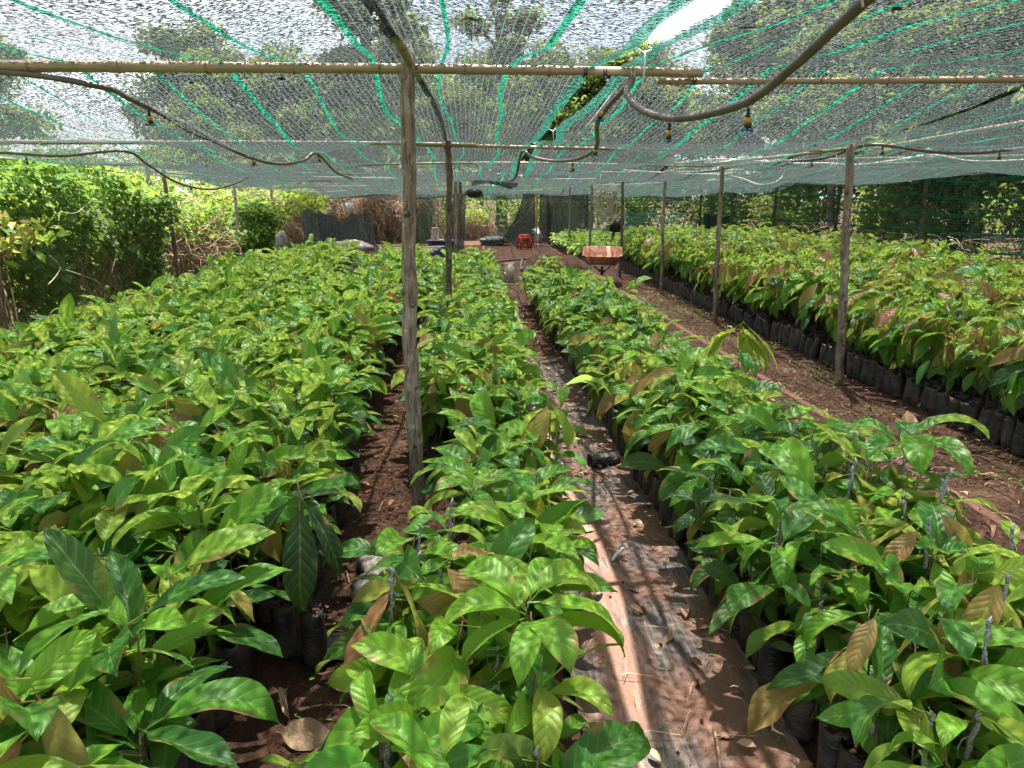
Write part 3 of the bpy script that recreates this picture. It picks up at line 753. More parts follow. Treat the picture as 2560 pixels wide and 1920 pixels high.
# side net along the right
def side_top(s): return 2.50-.17*np.abs(np.sin(np.pi*(s-1.0)/3.6))
def side_net(P0, P1, label, zb=.05, fs=0, nb=8, top=side_top, mat='net_side', name='side_net'):
    me, (X, Y, Z) = curtain(name, P0, P1, top, zb, M[mat], 90, 18, .07, fs)
    o = tag(link(name, me), label, 'side net')
    for k in range(nb):
        r = Z.shape[0]; tt = k/(nb)*1.0; row = min(r-1, tt*(r-1)); i = int(row); f = row-i
        L_ = lambda A: (A[i]*(1-f)+A[min(i+1, r-1)]*f)
        x, y, z = L_(X), L_(Y), L_(Z); wd = .040 if k == 0 else .017
        n = len(x); V = np.stack([np.concatenate([x, x])-.012, np.concatenate([y, y])-(.012 if fs else 0), np.concatenate([z+wd*.2, z-wd*1.8])], 1)
        Fq = np.array([(j, j+1, n+j+1, n+j) for j in range(n-1)])
        link('green_band', mesh('green_band', V, Fq, M['side_band'], V[:, 1:]), o)
    return o
side_net((8.45, 6.4), (8.45, 30.3), 'green striped dark side net hanging along the right edge of the nursery', fs=0)
side_net((3.3, 30.4), (8.4, 30.4), 'dark striped net closing the far right corner behind the low seedlings', fs=2, top=lambda s: 2.2+0*s)

def post(px, py, h, r0, r1, label, mat='bark', lean=0, knots=2, name='wooden_post', group='wooden posts holding up the net', X=None, Y=None, seed=None, cat='post'):
    p = at(px, py, Z=0) if X is None else Vector((X, Y, 0))
    g = np.random.default_rng(int(abs(px)+abs(p.x)*100)); z = np.linspace(-.08, h, 26)
    rr = np.interp(z, [0, h], [r0, r1])*(1+.05*g.normal(0, 1, 26)); rr[0] *= 1.05
    x = lean*z+.012*np.sin(z*2.2+g.uniform(0, 6))+.004*g.normal(0, 1, 26); y = .010*np.sin(z*1.7+g.uniform(0, 6))
    b = MB(); P = np.stack([x, y, z], 1); b.tube(P, rr, 12)
    o = link(name, b.mesh(name, M[mat]), None, p); tag(o, label, cat, group)
    for k in range(knots):
        zz = g.uniform(.35, h-.2); a = g.uniform(3.6, 5.6); kx = np.interp(zz, z, x)
        m = MB(); m.tube([(kx+.6*r0*math.cos(a), .6*r0*math.sin(a), zz), (kx+1.05*r0*math.cos(a), 1.05*r0*math.sin(a), zz+.012), (kx+1.25*r0*math.cos(a), 1.25*r0*math.sin(a), zz+.018)], [.017, .014, .009], 7)
        link('branch_stub', m.mesh('branch_stub', M['bark_dark']), o)
    return o
post(1047, 1331, 2.50, .040, .033, 'thick pale barked post nearest the camera in the centre bed', knots=5)
P2 = at(1119, 375, Y=8.1)
post(1, 1, 2.36, .036, .030, 'second brown post of the centre row behind the thick one', 'bark_dark', X=P2.x, Y=8.1)
post(2, 1, 2.26, .036, .032, 'third post of the centre row, pale and thin', X=at(1137, 430, Y=14.5).x, Y=14.5)
post(3, 1, 2.24, .045, .04, 'fourth post of the centre row beside the blue tub', 'bark_dark', X=at(1149, 446, Y=18.8).x, Y=18.8)
post(2095, 955, 2.27, .043, .034, 'mottled post nearest the camera along the right bed', lean=-.045, knots=3)
post(1788, 798, 2.24, .036, .030, 'second post along the right bed', lean=-.022)
post(1651, 729, 2.25, .034, .030, 'third post along the right bed')
post(1549, 690, 2.20, .036, .032, 'reddish brown post right of the wheelbarrow', 'bark_dark', lean=.005)
post(1474, 660, 2.18, .034, .03, 'grey post right behind the wheelbarrow')
post(1422, 634, 2.12, .034, .028, 'post at the corner of the low far seedlings')
post(1386, 615, 2.06, .03, .028, 'thin brown post at the far end of the low seedlings', 'bark_dark')
post(1341, 618, 2.04, .035, .032, 'pale peeled pole standing beside the red stool', 'bamboo', knots=0)
post(1532, 640, 2.15, .055, .05, 'stout green grey post holding the rope coil', 'trunk', knots=0)
post(451, 741, 2.26, .043, .034, 'grey post at the end of the vine hedge', 'bark_dark', lean=-.03)
post(607, 665, 2.25, .045, .038, 'slim grey post in front of the dry vines on the left', lean=-.035)
post(30, 890, 2.26, .05, .042, 'grey post at the left edge half hidden by leaves', lean=-.03)
post(385, 640, 2.9, .07, .06, 'thick pale post behind the vine hedge', lean=.03, group='outer posts in the bushes')
post(690, 640, 2.2, .05, .04, 'outer post among the yellow green bushes', group='outer posts in the bushes')
for k, y in enumerate([10.9, 14.3, 17.7, 21.4, 25.0, 28.4]):
    post(10+k, 1, 2.55, .042, .036, ['nearest', 'second', 'third', 'fourth', 'fifth', 'furthest'][k]+' dark post of the side net on the right', 'bark_dark', X=8.52, Y=y, knots=1, group='dark posts of the side net')
# cross beams
def bamboo(P0, P1, r0, r1, label, mat='bamboo', nodes=True, wob=.02, step=.33, group='bamboo poles carrying the net', name='bamboo_pole', seed=0):
    P0, P1 = Vector(P0), Vector(P1); L = (P1-P0).length; n = max(12, int(L/.06)); g = np.random.default_rng(int(L*100)+seed)
    t = np.linspace(0, 1, n+1); up = np.array([0, 0, 1.]); d = np.array((P1-P0)/L); sd = np.cross(d, up)
    P = np.array(P0)[None]+np.outer(t, np.array(P1-P0))
    P += np.outer(wob*(np.sin(t*L*.8+g.uniform(0, 6))-.0), up)+np.outer(wob*np.sin(t*L*1.1+g.uniform(0, 6)), sd)
    r = r0+(r1-r0)*t; ph = g.uniform(0, 1); s = (t*L/step+ph) % 1; rr = r*(1+.10*np.exp(-(np.minimum(s, 1-s)/.07)**2))
    # local frame so that the grain runs along the pole
    X = Vector(d); Z = X.orthogonal().normalized(); Yv = Z.cross(X); m = Matrix((X, Yv, Z)).transposed().to_4x4(); m.translation = P0
    inv = np.array(m.inverted()); Q = (np.c_[P, np.ones(len(P))] @ inv.T)[:, :3]
    b = MB(); b.tube(Q, rr, 12); o = link(name, b.mesh(name, M[mat])); o.matrix_world = m
    tag(o, label, 'bamboo pole', group)
    if nodes:
        for k in np.arange((1-ph) % 1, L/step, 1):
            tt = k*step/L
            if tt > .995 or tt < .003: continue
            i = int(tt*n); q = Q[i]; e = Q[min(i+1, n)]-Q[max(i-1, 0)]; e /= np.linalg.norm(e)
            c_ = MB(); c_.tube([q-e*.006, q-e*.002, q+e*.002, q+e*.006], np.array([1.0, 1.10, 1.10, 1.0])*rr[i]*1.03, 12, cap=False); link('node', c_.mesh('node', M['bamboo_node']), o)
    return o
zb = 2.405
bamboo((-3.6, 4.10, 2.425), (1.20, 4.10, 2.40), .030, .021, 'thick bamboo beam across the front, tied to the thick post', wob=.008, step=.42)
bamboo((.98, 4.13, 2.368), (5.4, 4.20, 2.46), .014, .024, 'thinner bamboo beam spliced on the right end of the front beam', wob=.010, step=.38, seed=3)
bamboo((-5.6, 8.14, 2.335), (.1, 8.14, 2.30), .022, .016, 'second bamboo beam, left half', wob=.012, seed=1)
bamboo((-.5, 8.17, 2.30), (3.9, 8.17, 2.27), .018, .014, 'second bamboo beam, right half', wob=.015, seed=2)
bamboo((-.36, 1.2, 2.52), (-.27, 4.06, 2.43), .024, .022, 'smooth green brown pole running forward over the camera from the thick post', 'bamboo_old', wob=.008, step=.36)
bamboo((-.25, 4.14, 2.44), (P2.x, 8.05, 2.35), .019, .015, 'crooked dark pole from the thick post to the second post', 'bamboo_old', wob=.03, step=.3)
bamboo((P2.x-.04, 8.1, 2.31), (-.3, 14.4, 2.27), .018, .014, 'long crooked pole behind the second centre post', 'bamboo_old', wob=.03, nodes=False)
bamboo((-5.6, 12.1, 2.26), (3.8, 12.1, 2.27), .018, .014, 'third cross beam above the beds', wob=.03, nodes=False)
bamboo((-5.9, 16.1, 2.24), (4, 16.1, 2.25), .018, .014, 'fourth cross beam above the beds', wob=.03, nodes=False)
bamboo((-5.1, 20.3, 2.25), (3.6, 20.3, 2.22), .022, .018, 'pale cross beam further back', wob=.02, nodes=False)
bamboo((-5.3, 20.5, 2.19), (-1.0, 20.5, 2.19), .020, .02, 'grey plastic pipe slung below the pale cross beam', 'pipe', wob=.004, nodes=False, name='plastic_pipe')
bamboo((-6.0, 24.8, 2.08), (-2.6, 24.8, 2.10), .025, .02, 'short pale pole sticking out at the far left', wob=.01, nodes=False)
bamboo((-5.9, 28.9, 1.90), (-3.6, 28.9, 2.02), .025, .02, 'shorter pale pole behind the others at the far left', wob=.01, nodes=False)
bamboo((3.4, 24.8, 2.13), (8.5, 24.8, 2.30), .02, .018, 'pole above the far low seedlings', wob=.02, nodes=False)
bamboo((-5.6, 7.0, 2.30), (-6.1, 14.6, 2.22), .026, .02, 'long pole along the left edge of the net', 'bamboo_old', wob=.02, nodes=False)
bamboo((-5.4, 14.0, 2.24), (-6.0, 20.5, 2.24), .022, .02, 'edge pole above the dry vines', 'bamboo_old', wob=.02, nodes=False)
bamboo((3.7, 7.4, 2.27), (3.72, 14.9, 2.26), .018, .016, 'pole along the tops of the right posts', 'bamboo_old', wob=.015, nodes=False)
bamboo(at(2190, 372, Z=2.32), at(2620, 300, Z=2.46), .016, .018, 'slanting bamboo at the right edge under the pale net', 'bamboo_old', wob=.015)
bamboo((3.7, 11.6, 2.26), (8.5, 11.0, 2.40), .018, .016, 'pole from the second right post to the side net', 'bamboo_old', wob=.02, nodes=False)
bamboo((3.7, 14.9, 2.25), (8.5, 14.4, 2.40), .018, .016, 'pole from the third right post to the side net', 'bamboo_old', wob=.02, nodes=False)
# lashings
def lash(x, y, z, r, label, mat='black_plastic', axis='x', nturn=2):
    b = MB(); th = np.linspace(0, 2*np.pi*nturn, 14*nturn)
    u = np.linspace(-.006, .006, len(th))*nturn
    P = np.stack([u, r*np.cos(th), r*np.sin(th)], 1) if axis == 'x' else np.stack([r*np.cos(th), r*np.sin(th), u], 1)
    b.tube(P+np.array([x, y, z]), .0035, 5); return tag(b.build('lashing', M[mat]), label, 'lashing', 'ties round poles and posts')
lash(-.27, 4.1, 2.42, .046, 'black wire round the thick post top', 'black_plastic', 'z', 3)
lash(.60, 4.1, 2.406, .028, 'black tie on the front beam left of the net gap')
lash(.70, 4.1, 2.405, .028, 'black tie on the front beam right of the net gap')
lash(.84, 4.1, 2.402, .029, 'white string holding the brown pipe to the front beam', 'white_string')
lash(1.16, 4.12, 2.385, .030, 'black wire splicing the two front bamboo poles')
lash(3.72, 7.4, 2.2, .045, 'dark wire round the mottled post', 'black_plastic', 'z', 2)

# ------------------------------------------------------------------ irrigation pipes and sprinklers
def hose(pts, r, label, mat='pipe', cat='pipe', name='irrigation_pipe', group='sagging irrigation pipes', n=10):
    b = MB(); b.tube(smoothpath(pts, 8), r, n); return tag(b.build(name, M[mat]), label, cat, group)
hose([(1.02, .6, 2.45), (1.03, 1.5, 2.40), at(2105, 55, X=1.05), at(1985, 165, X=1.05), at(1860, 258, X=1.03), at(1700, 296, Y=3.45), at(1610, 278, Y=3.8), at(1568, 235, Y=4.0), (.84, 4.08, 2.372)], .0165, 'thick brown pipe sagging from the front beam towards the camera on the right')
hose([(.84, 4.12, 2.37), at(1497, 300, Y=4.8), at(1490, 370, Y=5.7), at(1440, 398, Y=6.5), at(1380, 402, Y=7.2), at(1330, 392, Y=7.8), at(1305, 380, Y=8.1), at(1290, 440, Y=9.2), at(1275, 452, Y=11), at(1262, 440, Y=12)], .0145, 'brown pipe continuing behind the front beam along the seam')
hose([(-3.4, 4.09, 2.385), (-2.3, 4.09, 2.385), at(250, 217, Y=4.15), at(330, 250, Y=4.6), at(480, 320, Y=5.4), at(620, 392, Y=6.5), at(705, 410, Y=7.2), at(760, 400, Y=7.8), at(792, 384, Y=8.1), at(840, 430, Y=9.6), at(880, 447, Y=11.5)], .0145, 'brown pipe leaving the left end of the front beam and sagging back')
hose([(-5.6, 8.2, 2.24), at(0, 382, Y=8.15), at(150, 390, Y=8.1), at(310, 378, Y=8.1), at(370, 412, Y=8.8), at(440, 455, Y=9.6), at(515, 473, Y=10.6), at(570, 465, Y=11.4), at(618, 444, Y=12.1)], .0135, 'brown pipe hanging in front of the vine hedge on the far left')
hose([at(1640, 432, X=3.82), at(1780, 428, X=3.82), at(1850, 412, X=3.82), at(2000, 402, X=3.82), at(2075, 392, X=3.85), at(2135, 370, Y=7.5), at(2200, 362, Y=7.2), at(2320, 378, Y=7.1), at(2430, 382, Y=7.0), at(2560, 370, Y=6.9), at(2640, 352, Y=6.8)], .0145, 'dark pipe passing over the mottled post and out to the right')
hose([at(1690, 408, Y=12), at(1800, 398, Y=12), at(1980, 408, Y=10.5), at(2060, 408, Y=9.6), at(2140, 412, Y=9.3), at(2230, 402, Y=9.2), at(2330, 388, Y=9), at(2430, 403, Y=8.8), at(2560, 400, Y=8.6), at(2650, 390, Y=8.5)], .012, 'white hose slung under the net edge on the right', 'white_hose', 'hose', 'white_hose', 'white hoses under the right net')
hose([at(1560, 425, Y=17), at(1700, 434, Y=15), at(1790, 436, Y=13.5), at(1850, 445, Y=12.6), at(1900, 462, Y=12.2), at(1945, 452, Y=12.1), at(1962, 425, Y=12.2), at(1945, 418, Y=12.3)], .012, 'white hose hanging in a loop below the net on the right', 'white_hose', 'hose', 'white_hose', 'white hoses under the right net')
hose([at(1705, 418, Y=14), at(1760, 424, Y=13.5), at(1850, 440, Y=12.8), at(1990, 400, Y=12), at(2040, 380, Y=11.5)], .007, 'thin grey hose crossing behind the white hoses', 'bamboo_old', 'hose', 'thin_hose', 'white hoses under the right net')
hose([at(1105, 668, Z=.10), at(1180, 668, Z=.1), at(1260, 652, Z=.1), at(1340, 645, Z=.1)], .03, 'dark pipe lying across the bare soil in front of the red stool', 'pipe', 'pipe', 'ground_pipe', 'pipes lying on the soil')
hose([at(1305, 650, Z=.32), at(1302, 668, Z=.25), at(1308, 680, Z=.15), at(1330, 688, Z=.05)], .03, 'short bent brown pipe standing up from the soil beside the brick pile', 'pipe', 'pipe', 'ground_pipe', 'pipes lying on the soil')
SPR = {}
def sprinkler_meshes():
    b = MB(); b.lathe([(.0075, 0), (.0075, -.022), (.010, -.024), (.010, -.034), (.006, -.036)], 10); SPR['stem'] = b.mesh('stem', M['black_plastic'])
    b = MB(); b.lathe([(.008, -.034), (.014, -.036), (.0155, -.040), (.0155, -.052), (.012, -.056), (.010, -.058)], 8); b.box((0, 0, -.046), (.036, .012, .012)); SPR['body'] = b.mesh('body', M['yellow_plastic'], False)
    b = MB(); b.lathe([(.010, -.057), (.013, -.062), (.013, -.070), (.006, -.076), (.004, -.082)], 10); b.box((.014, 0, -.066), (.012, .005, .020)); SPR['collar'] = b.mesh('collar', M['black_plastic'])
    b = MB(); b.lathe([(.003, -.078), (.009, -.080), (.009, -.085), (.002, -.087)], 8)
    b.box((.014, .002, -.083), (.026, .008, .006), .2); b.box((-.014, -.002, -.083), (.026, .008, .006), .2); b.box((.026, .006, -.082), (.008, .012, .011), .2); b.box((-.026, -.006, -.082), (.008, .012, .011), .2); SPR['rotor'] = b.mesh('rotor', M['blue_plastic'], False)
sprinkler_meshes()
def sprinkler(p, label, s=1.0, rz=0):
    r = thing('sprinkler', label, 'sprinkler', p, rz, 'small sprinklers hanging from the pipes'); r.scale = (s, s, s)
    for k in ('stem', 'body', 'collar', 'rotor'): link(k, SPR[k], r)
sprinkler(at(1872, 262, X=1.03)-Vector((0, 0, .012)), 'yellow and blue sprinkler on the brown pipe, the one nearest the camera', .92, .3)
sprinkler(at(1674, 300, Y=3.48)-Vector((0, 0, .012)), 'yellow and blue sprinkler at the lowest point of the thick brown pipe', .92, 1.0)
sprinkler(at(1500, 262, Y=4.5), 'small sprinkler just behind the front beam beside the white tie', 1.0, .5)
sprinkler(at(1488, 362, Y=5.7), 'sprinkler at the bend of the pipe between the first two beams', .9)
sprinkler(at(1432, 403, Y=6.6)-Vector((0, 0, .01)), 'sprinkler under the sagging pipe close to the second beam', .9)
sprinkler(at(372, 275, Y=4.8)-Vector((0, 0, 0)), 'sprinkler on the left pipe just below the front beam', 1.0, .8)
sprinkler(at(632, 390, Y=6.6), 'sprinkler near the lowest point of the left pipe', .9)
sprinkler(at(797, 386, Y=8.1), 'sprinkler where the left pipe meets the second beam', .9)
sprinkler(at(65, 392, Y=8.1), 'sprinkler hanging in front of the dark trees at far left', .9)
sprinkler(at(475, 456, Y=10.4)-Vector((0, 0, .02)), 'sprinkler on the pipe in front of the vine hedge', .9)
sprinkler(at(2207, 366, Y=7.2), 'sprinkler just right of the mottled post top', .9)
sprinkler(at(2500, 378, Y=7.0), 'sprinkler on the dark pipe at the right edge', .9)
sprinkler(at(2030, 400, X=3.84), 'sprinkler left of the mottled post top', .9)
for k, (px, py, l, Y) in enumerate([(1503, 452, 34, 7.9), (1440, 345, 0, 4.3), (2010, 385, 60, 7), (2090, 410, 50, 6.9), (2265, 355, 40, 7), (2155, 370, 52, 7), (270, 290, 60, 5.2), (485, 350, 40, 5.6), (1700, 430, 40, 12), (1745, 470, 30, 14)]):
    if not l: continue
    a_ = at(px, py-l/2, Y=Y); e_ = at(px+random.choice((-14, 8, -6)), py+l/2, Y=Y); m = MB(); m.tube([a_, (a_+e_)/2+Vector((.004, 0, 0)), e_], .0022, 4)
    tag(m.build('tie_end', M['white_string']), ['thin white cord hanging straight down at the second beam', '', 'white tie end left of the mottled post top', 'slanting white tie end at the white hose', 'white tie end under the pale net on the right', 'short white tie right beside the mottled post', 'thin thread hanging from the net at the left', 'second thin thread hanging left of the thick post', 'white tie end over the second right post', 'white tie end over the third right post'][k], 'string', 'white tie ends hanging from the net')

# ------------------------------------------------------------------ vines, bushes, dry brush, trees
def fan_tmpl(outline, cup=.12, pet=.25):
    """lobed leaf as a fan of quads round the leaf centre; grows along +X"""
    o = np.array(outline, float); n = len(o); c = np.array([.42, 0.])
    V = np.concatenate([[(c[0], c[1], -cup)], np.c_[(o+c)/2+[0, 0], np.full(n, -cup*.55)], np.c_[o, np.zeros(n)]])
    Fs = []
    for i in range(n):
        j = (i+1) % n; Fs.append((1+i, 1+n+i, 1+n+j, 1+j))
    for i in range(0, n, 2): Fs.append((0, 1+i, 1+(i+1) % n, 1+(i+2) % n))
    k = len(V); V = np.concatenate([V, [(-pet, -.012, .1*pet), (-pet, .012, .1*pet), (.05, .012, 0), (.05, -.012, 0)]]); Fs.append((k, k+3, k+2, k+1))
    V[:, 0] += pet
    uv = np.c_[np.clip(V[:, 0], 0, 1), V[:, 1]+.5]
    return V, np.array(Fs), uv
IVY = fan_tmpl([(0, 0), (-.12, .22), (.0, .46), (.22, .34), (.36, .58), (.55, .30), (1.0, 0), (.55, -.30), (.36, -.58), (.22, -.34), (0, -.46), (-.12, -.22)])
HEART = fan_tmpl([(0, 0), (-.10, .20), (.05, .38), (.3, .42), (.6, .28), (.8, .14), (1.0, 0), (.8, -.14), (.6, -.28), (.3, -.42), (.05, -.38), (-.10, -.20)])
OVAL = leaf_tmpl(.1, -.5, .5, 2, 2, .2, 0, 0, 0)
OVAL2 = leaf_tmpl(.2, -.9, .34, 3, 2, .2, 0, 0, 0)
def rnd_rot(g, n, face=None, spread=.7):
    """random leaf rotations; face = outward azimuth: leaves hang with the blade looking outwards"""
    if face is None: return np.stack([g.uniform(-1.2, 1.2, n), g.uniform(-.6, 1.2, n), g.uniform(0, 6.28, n)], 1)
    return np.stack([g.normal(0, .5, n), g.normal(.75, .4, n), face+g.normal(0, spread, n)], 1)
def sprout(name, pts, rots, size, tone, mat, tm, parent=None):
    n = len(pts); idx = np.random.default_rng(n).integers(0, len(tm), n); parts = []
    for k, t in enumerate(tm):
        m = idx == k; parts.append(scatter(t, pts[m], rots[m], size[m][:, None], tone[m]))
    V, Fq, U, T = join(parts); return link(name, mesh(name, V, Fq, M[mat], U, T), parent)
def strands(name, P, mat, r=.004, parent=None, n=3):
    """P: N x K x 3 paths, as thin three sided strands in one mesh"""
    N, K, _ = P.shape; th = np.array([0, 2.1, 4.2]); T = np.gradient(P, axis=1); T /= np.linalg.norm(T, axis=2, keepdims=True)+1e-9
    ref = np.array([.3, .5, .2]); a = np.cross(T, ref); a /= np.linalg.norm(a, axis=2, keepdims=True)+1e-9; b_ = np.cross(T, a)
    rr = (np.asarray(r) if not np.isscalar(r) else np.full(N, r)).reshape(N, 1, 1, 1)
    V = P[:, :, None]+rr*(np.cos(th)[None, None, :, None]*a[:, :, None]+np.sin(th)[None, None, :, None]*b_[:, :, None])
    k = np.arange(K-1)[:, None]*3; j = np.arange(3)[None]; q = np.stack([k+j, k+3+j, k+3+(j+1) % 3, k+(j+1) % 3], -1).reshape(-1, 4)
    Fq = (q[None]+(np.arange(N)*K*3)[:, None, None]).reshape(-1, 4)
    return link(name, mesh(name, V.reshape(-1, 3), Fq, M[mat], np.zeros((N*K*3, 2)), np.repeat(np.random.default_rng(1).random(N), K*3)), parent)

# vine covered hedge along the left side
g = np.random.default_rng(21)
HX, HY0, HY1 = -5.45, 5.6, 14.3
def hedge_top(y): return np.interp(y, [5.6, 7.5, 9, 10, 11.2, 12.4, 13.4, 14.3], [1.75, 1.8, 1.85, 2.05, 2.40, 2.30, 1.95, 1.6])+.07*np.sin(y*5)
def hedge_face(y, z): return HX+.18*np.sin(y*1.9)+.12*np.sin(z*4+y*2.3)-.10*(z-1)**2+.10-.36*np.clip(1.5-z, 0, 2)
def hedge_pts(n, depth=.25):
    q = g.random(n); y = g.uniform(HY0, HY1, n); ht = hedge_top(y)
    z = np.where(q < .62, g.random(n)**.8*ht, ht+g.normal(0, .06, n)); z = np.clip(z, .05, None)
    x = np.where(q < .62, hedge_face(y, z)-g.random(n)**1.5*depth, hedge_face(y, ht)-g.random(n)*1.5)
    end = q > .92; y = np.where(end, HY1-.0+g.normal(0, .08, n), y); z = np.where(end, g.random(n)*1.5, z); x = np.where(end, HX-g.random(n)*1.4, x)
    z = z+np.where((q >= .62) & ~end, .12*np.sin(x*3+y*2), 0)
    return np.stack([x, y, z], 1), q
hr = thing('vine_hedge', 'tall trellis hedge smothered in lobed green vine leaves at the left edge', 'hedge', (0, 0, 0))
P, q = hedge_pts(17000, .45); n = len(P)
rot = rnd_rot(g, n, 0.0, .9); top = (q >= .62)
rot[top] = rnd_rot(g, top.sum()); tone = np.clip(.0+.16*(P[:, 2]/2.2)+.34*np.clip((P[:, 2]-1.45)/.5, 0, 1)+.12*(P[:, 1] < 8.5)+g.normal(0, .11, n), 0, .85); tone[g.random(n) < .006] = 1.0  # tone by height paints in the shaded face and the sunlit top
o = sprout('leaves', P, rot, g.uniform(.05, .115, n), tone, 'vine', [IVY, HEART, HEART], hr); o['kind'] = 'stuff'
big, q = hedge_pts(240, .0); big[:, 0] += .06; ivm = [mesh('vine_leaf', t[0], t[1], M['vine'], t[2]) for t in (IVY, HEART)]
rot = rnd_rot(g, len(big), 0.0, .8)
for k in range(len(big)):
    o = link('leaf', ivm[k % 2], hr, big[k], rot[k], float(g.uniform(.10, .17))); o['tone'] = float(np.clip(.06+.2*big[k, 2]/2+.25*(big[k, 2] > 1.7)+g.normal(0, .1), 0, .8))  # big leaves carry the same painted shade low down, sun on top
N = 500; y = g.uniform(HY0, HY1, N); z0 = g.uniform(0, .4, N); L = g.uniform(.5, 1.5, N); t = np.linspace(0, 1, 9)
x = HX-.15-g.random(N)*.5
P = np.stack([x[:, None]+.10*np.sin(t*6+y[:, None]*9), y[:, None]+.25*np.sin(t*3+x[:, None]*20)*t, z0[:, None]+t*L[:, None]], -1)
o = strands('stems', P, 'twig', .006, hr); o['kind'] = 'stuff'
for k, pts in enumerate([[(700, 480), (760, 500)], ]): pass
def tendril(pxs, Y0_, Y1_, label, r=.006, mat='bamboo_old'):
    m = MB(); n_ = len(pxs); m.tube(smoothpath([at(px, py, X=HX+.35) for px, py in pxs], 6), r, 5)
    o = m.build('tendril', M[mat], hr)
tendril([(255, 520), (275, 545), (262, 590), (292, 620), (280, 680), (286, 692)], 0, 0, '')
tendril([(165, 675), (210, 690), (245, 705), (262, 730), (258, 765)], 0, 0, '')
tendril([(125, 640), (150, 665), (140, 690), (120, 712)], 0, 0, '')
tendril([(150, 530), (190, 532), (225, 505), (250, 500)], 0, 0, '')
m = MB(); m.lathe([(.001, 0), (.03, .008), (.042, .035), (.036, .065), (.01, .082), (.001, .084)], 10); FR = m.mesh('fruit', simple('green_fruit', (.12, .2, .05), (.2, .3, .08), 20, .5, 0))
for px, py in ((345, 748), (268, 728)): tag(link('fruit', FR, hr, at(px, py, X=HX+.33)))

def bush(loc, rad, n, size, tone, label, cat='bush', tm=(OVAL, OVAL2), name='bush', group=None, mat='tree_leaf', seed=0, stems=14, clumps=9, spread=.12):
    g = np.random.default_rng(seed+50); r = thing(name, label, cat, loc, 0, group); rad = np.array(rad, float)
    cl = g.normal(0, .42, (clumps, 3)); cl[:, 2] = np.abs(cl[:, 2])*1.3+.3; cl = np.clip(cl, -.85, 1.05)*rad
    k = g.integers(0, clumps, n); d = g.normal(0, 1, (n, 3)); d /= np.linalg.norm(d, axis=1)[:, None]
    rr = (.34+g.uniform(-.08, .1, clumps))[k][:, None]*rad.mean()*(1-.35*g.random((n, 1))**2)
    P = cl[k]+d*rr*np.array([1.1, 1.1, .85]); P[:, 2] = np.abs(P[:, 2])+.03
    tn = np.clip(tone+spread*g.normal(0, 1, clumps)[k]+g.normal(0, .08, n), 0, 1)
    o = sprout('foliage', P, rnd_rot(g, n), g.uniform(.7, 1.3, n)*size, tn, mat, list(tm), r); o['kind'] = 'stuff'
    e = cl[g.integers(0, clumps, stems)]+g.normal(0, .15, (stems, 3))*rad; b0 = g.normal(0, .12, (stems, 3))*rad; b0[:, 2] = -.05; t = np.linspace(0, 1, 7)[None, :, None]
    SP = b0[:, None]+(e-b0)[:, None]*t+np.sin(t*3.1)*g.normal(0, .08, (stems, 1, 3)); o = strands('branches', SP, 'twig', g.uniform(.008, .02, stems), r); o['kind'] = 'stuff'
    return r
bl = ['bright lime bush behind the vine hedge', 'yellow green bush beyond the hedge end', 'pale green bush between the two thin left posts', 'sunlit bush behind the dry vines', 'tall lime bush over the dry vines', 'leafy bush left of the dark cloth', 'sunny bush above the dark cloth', 'big bright bush far behind the hedge', 'light bush in the gap at the far left', 'yellowish bush far behind the left posts', 'broad bush beyond the far left posts', 'hazy green bush at the very back on the left']
for k, (x, y, rx, h, tn) in enumerate([(-8.2, 12, 1.6, 2.2, .80), (-7.6, 15.5, 1.3, 1.9, .82), (-8.6, 19, 1.8, 2.2, .80), (-8.4, 23, 1.6, 2.0, .80), (-7.0, 24.5, 1.2, 1.8, .72), (-6.3, 22.5, .9, 1.5, .55), (-6.2, 28, 1.5, 1.9, .76),
                                       (-12, 19, 2.5, 3.0, .78), (-10.5, 26, 2.4, 2.8, .76), (-13, 33, 3.2, 3.6, .70), (-9.5, 36, 3.0, 3.6, .70), (-15, 27, 3, 3.4, .70)]):
    bush((x, y, 0), (rx, rx, h*.8), 3400, .15, tn, bl[k], group='sunlit bushes left of the nursery', seed=k, tm=(HEART, OVAL, OVAL2), clumps=14)
bush((-5.95, 21.6, 0), (.55, .8, 1.35), 2600, .10, .42, 'dark green creeper column behind the slim left post', 'creeper', (HEART, OVAL), 'creeper', None, 'vine', 31, clumps=10)
bush(at(30, 800, X=-5.2), (.42, .42, 1.0), 90, .22, .68, 'bright leafy shoot beside the post at the left edge', 'shrub', (OVAL2, OVAL), 'shrub', None, 'leaf', 32, stems=4, clumps=4)
# broad leaved plant (banana like) behind the hedge at far left
def frond_plant(loc, label, n, L, tone, cat='plant', seed=0, w=.16, name='leafy_plant'):
    r = thing(name, label, cat, loc); g = np.random.default_rng(seed)
    me_ = [leaf_tmpl(1.2, -.9, w, 14, 4, .3, 0, .02, .12, bend=g.uniform(-.4, .4), seed=i) for i in range(3)]
    me_ = [mesh('frond', t[0], t[1], M['tree_leaf'], t[2]) for t in me_]
    for k in range(n):
        o = link('frond', me_[k % 3], r, (0, 0, .2), (0, g.normal(0, .2), k*2.4), L*g.uniform(.8, 1.15)); o['tone'] = tone+float(g.normal(0, .05))
frond_plant((-9.0, 10.8, .6), 'arching pale fronds behind the vine hedge at the far left', 11, 2.0, .85, seed=3, w=.10)
frond_plant((-8.0, 17.6, .6), 'fan of pale leaves behind the two left posts', 10, 1.5, .82, seed=5, w=.14)

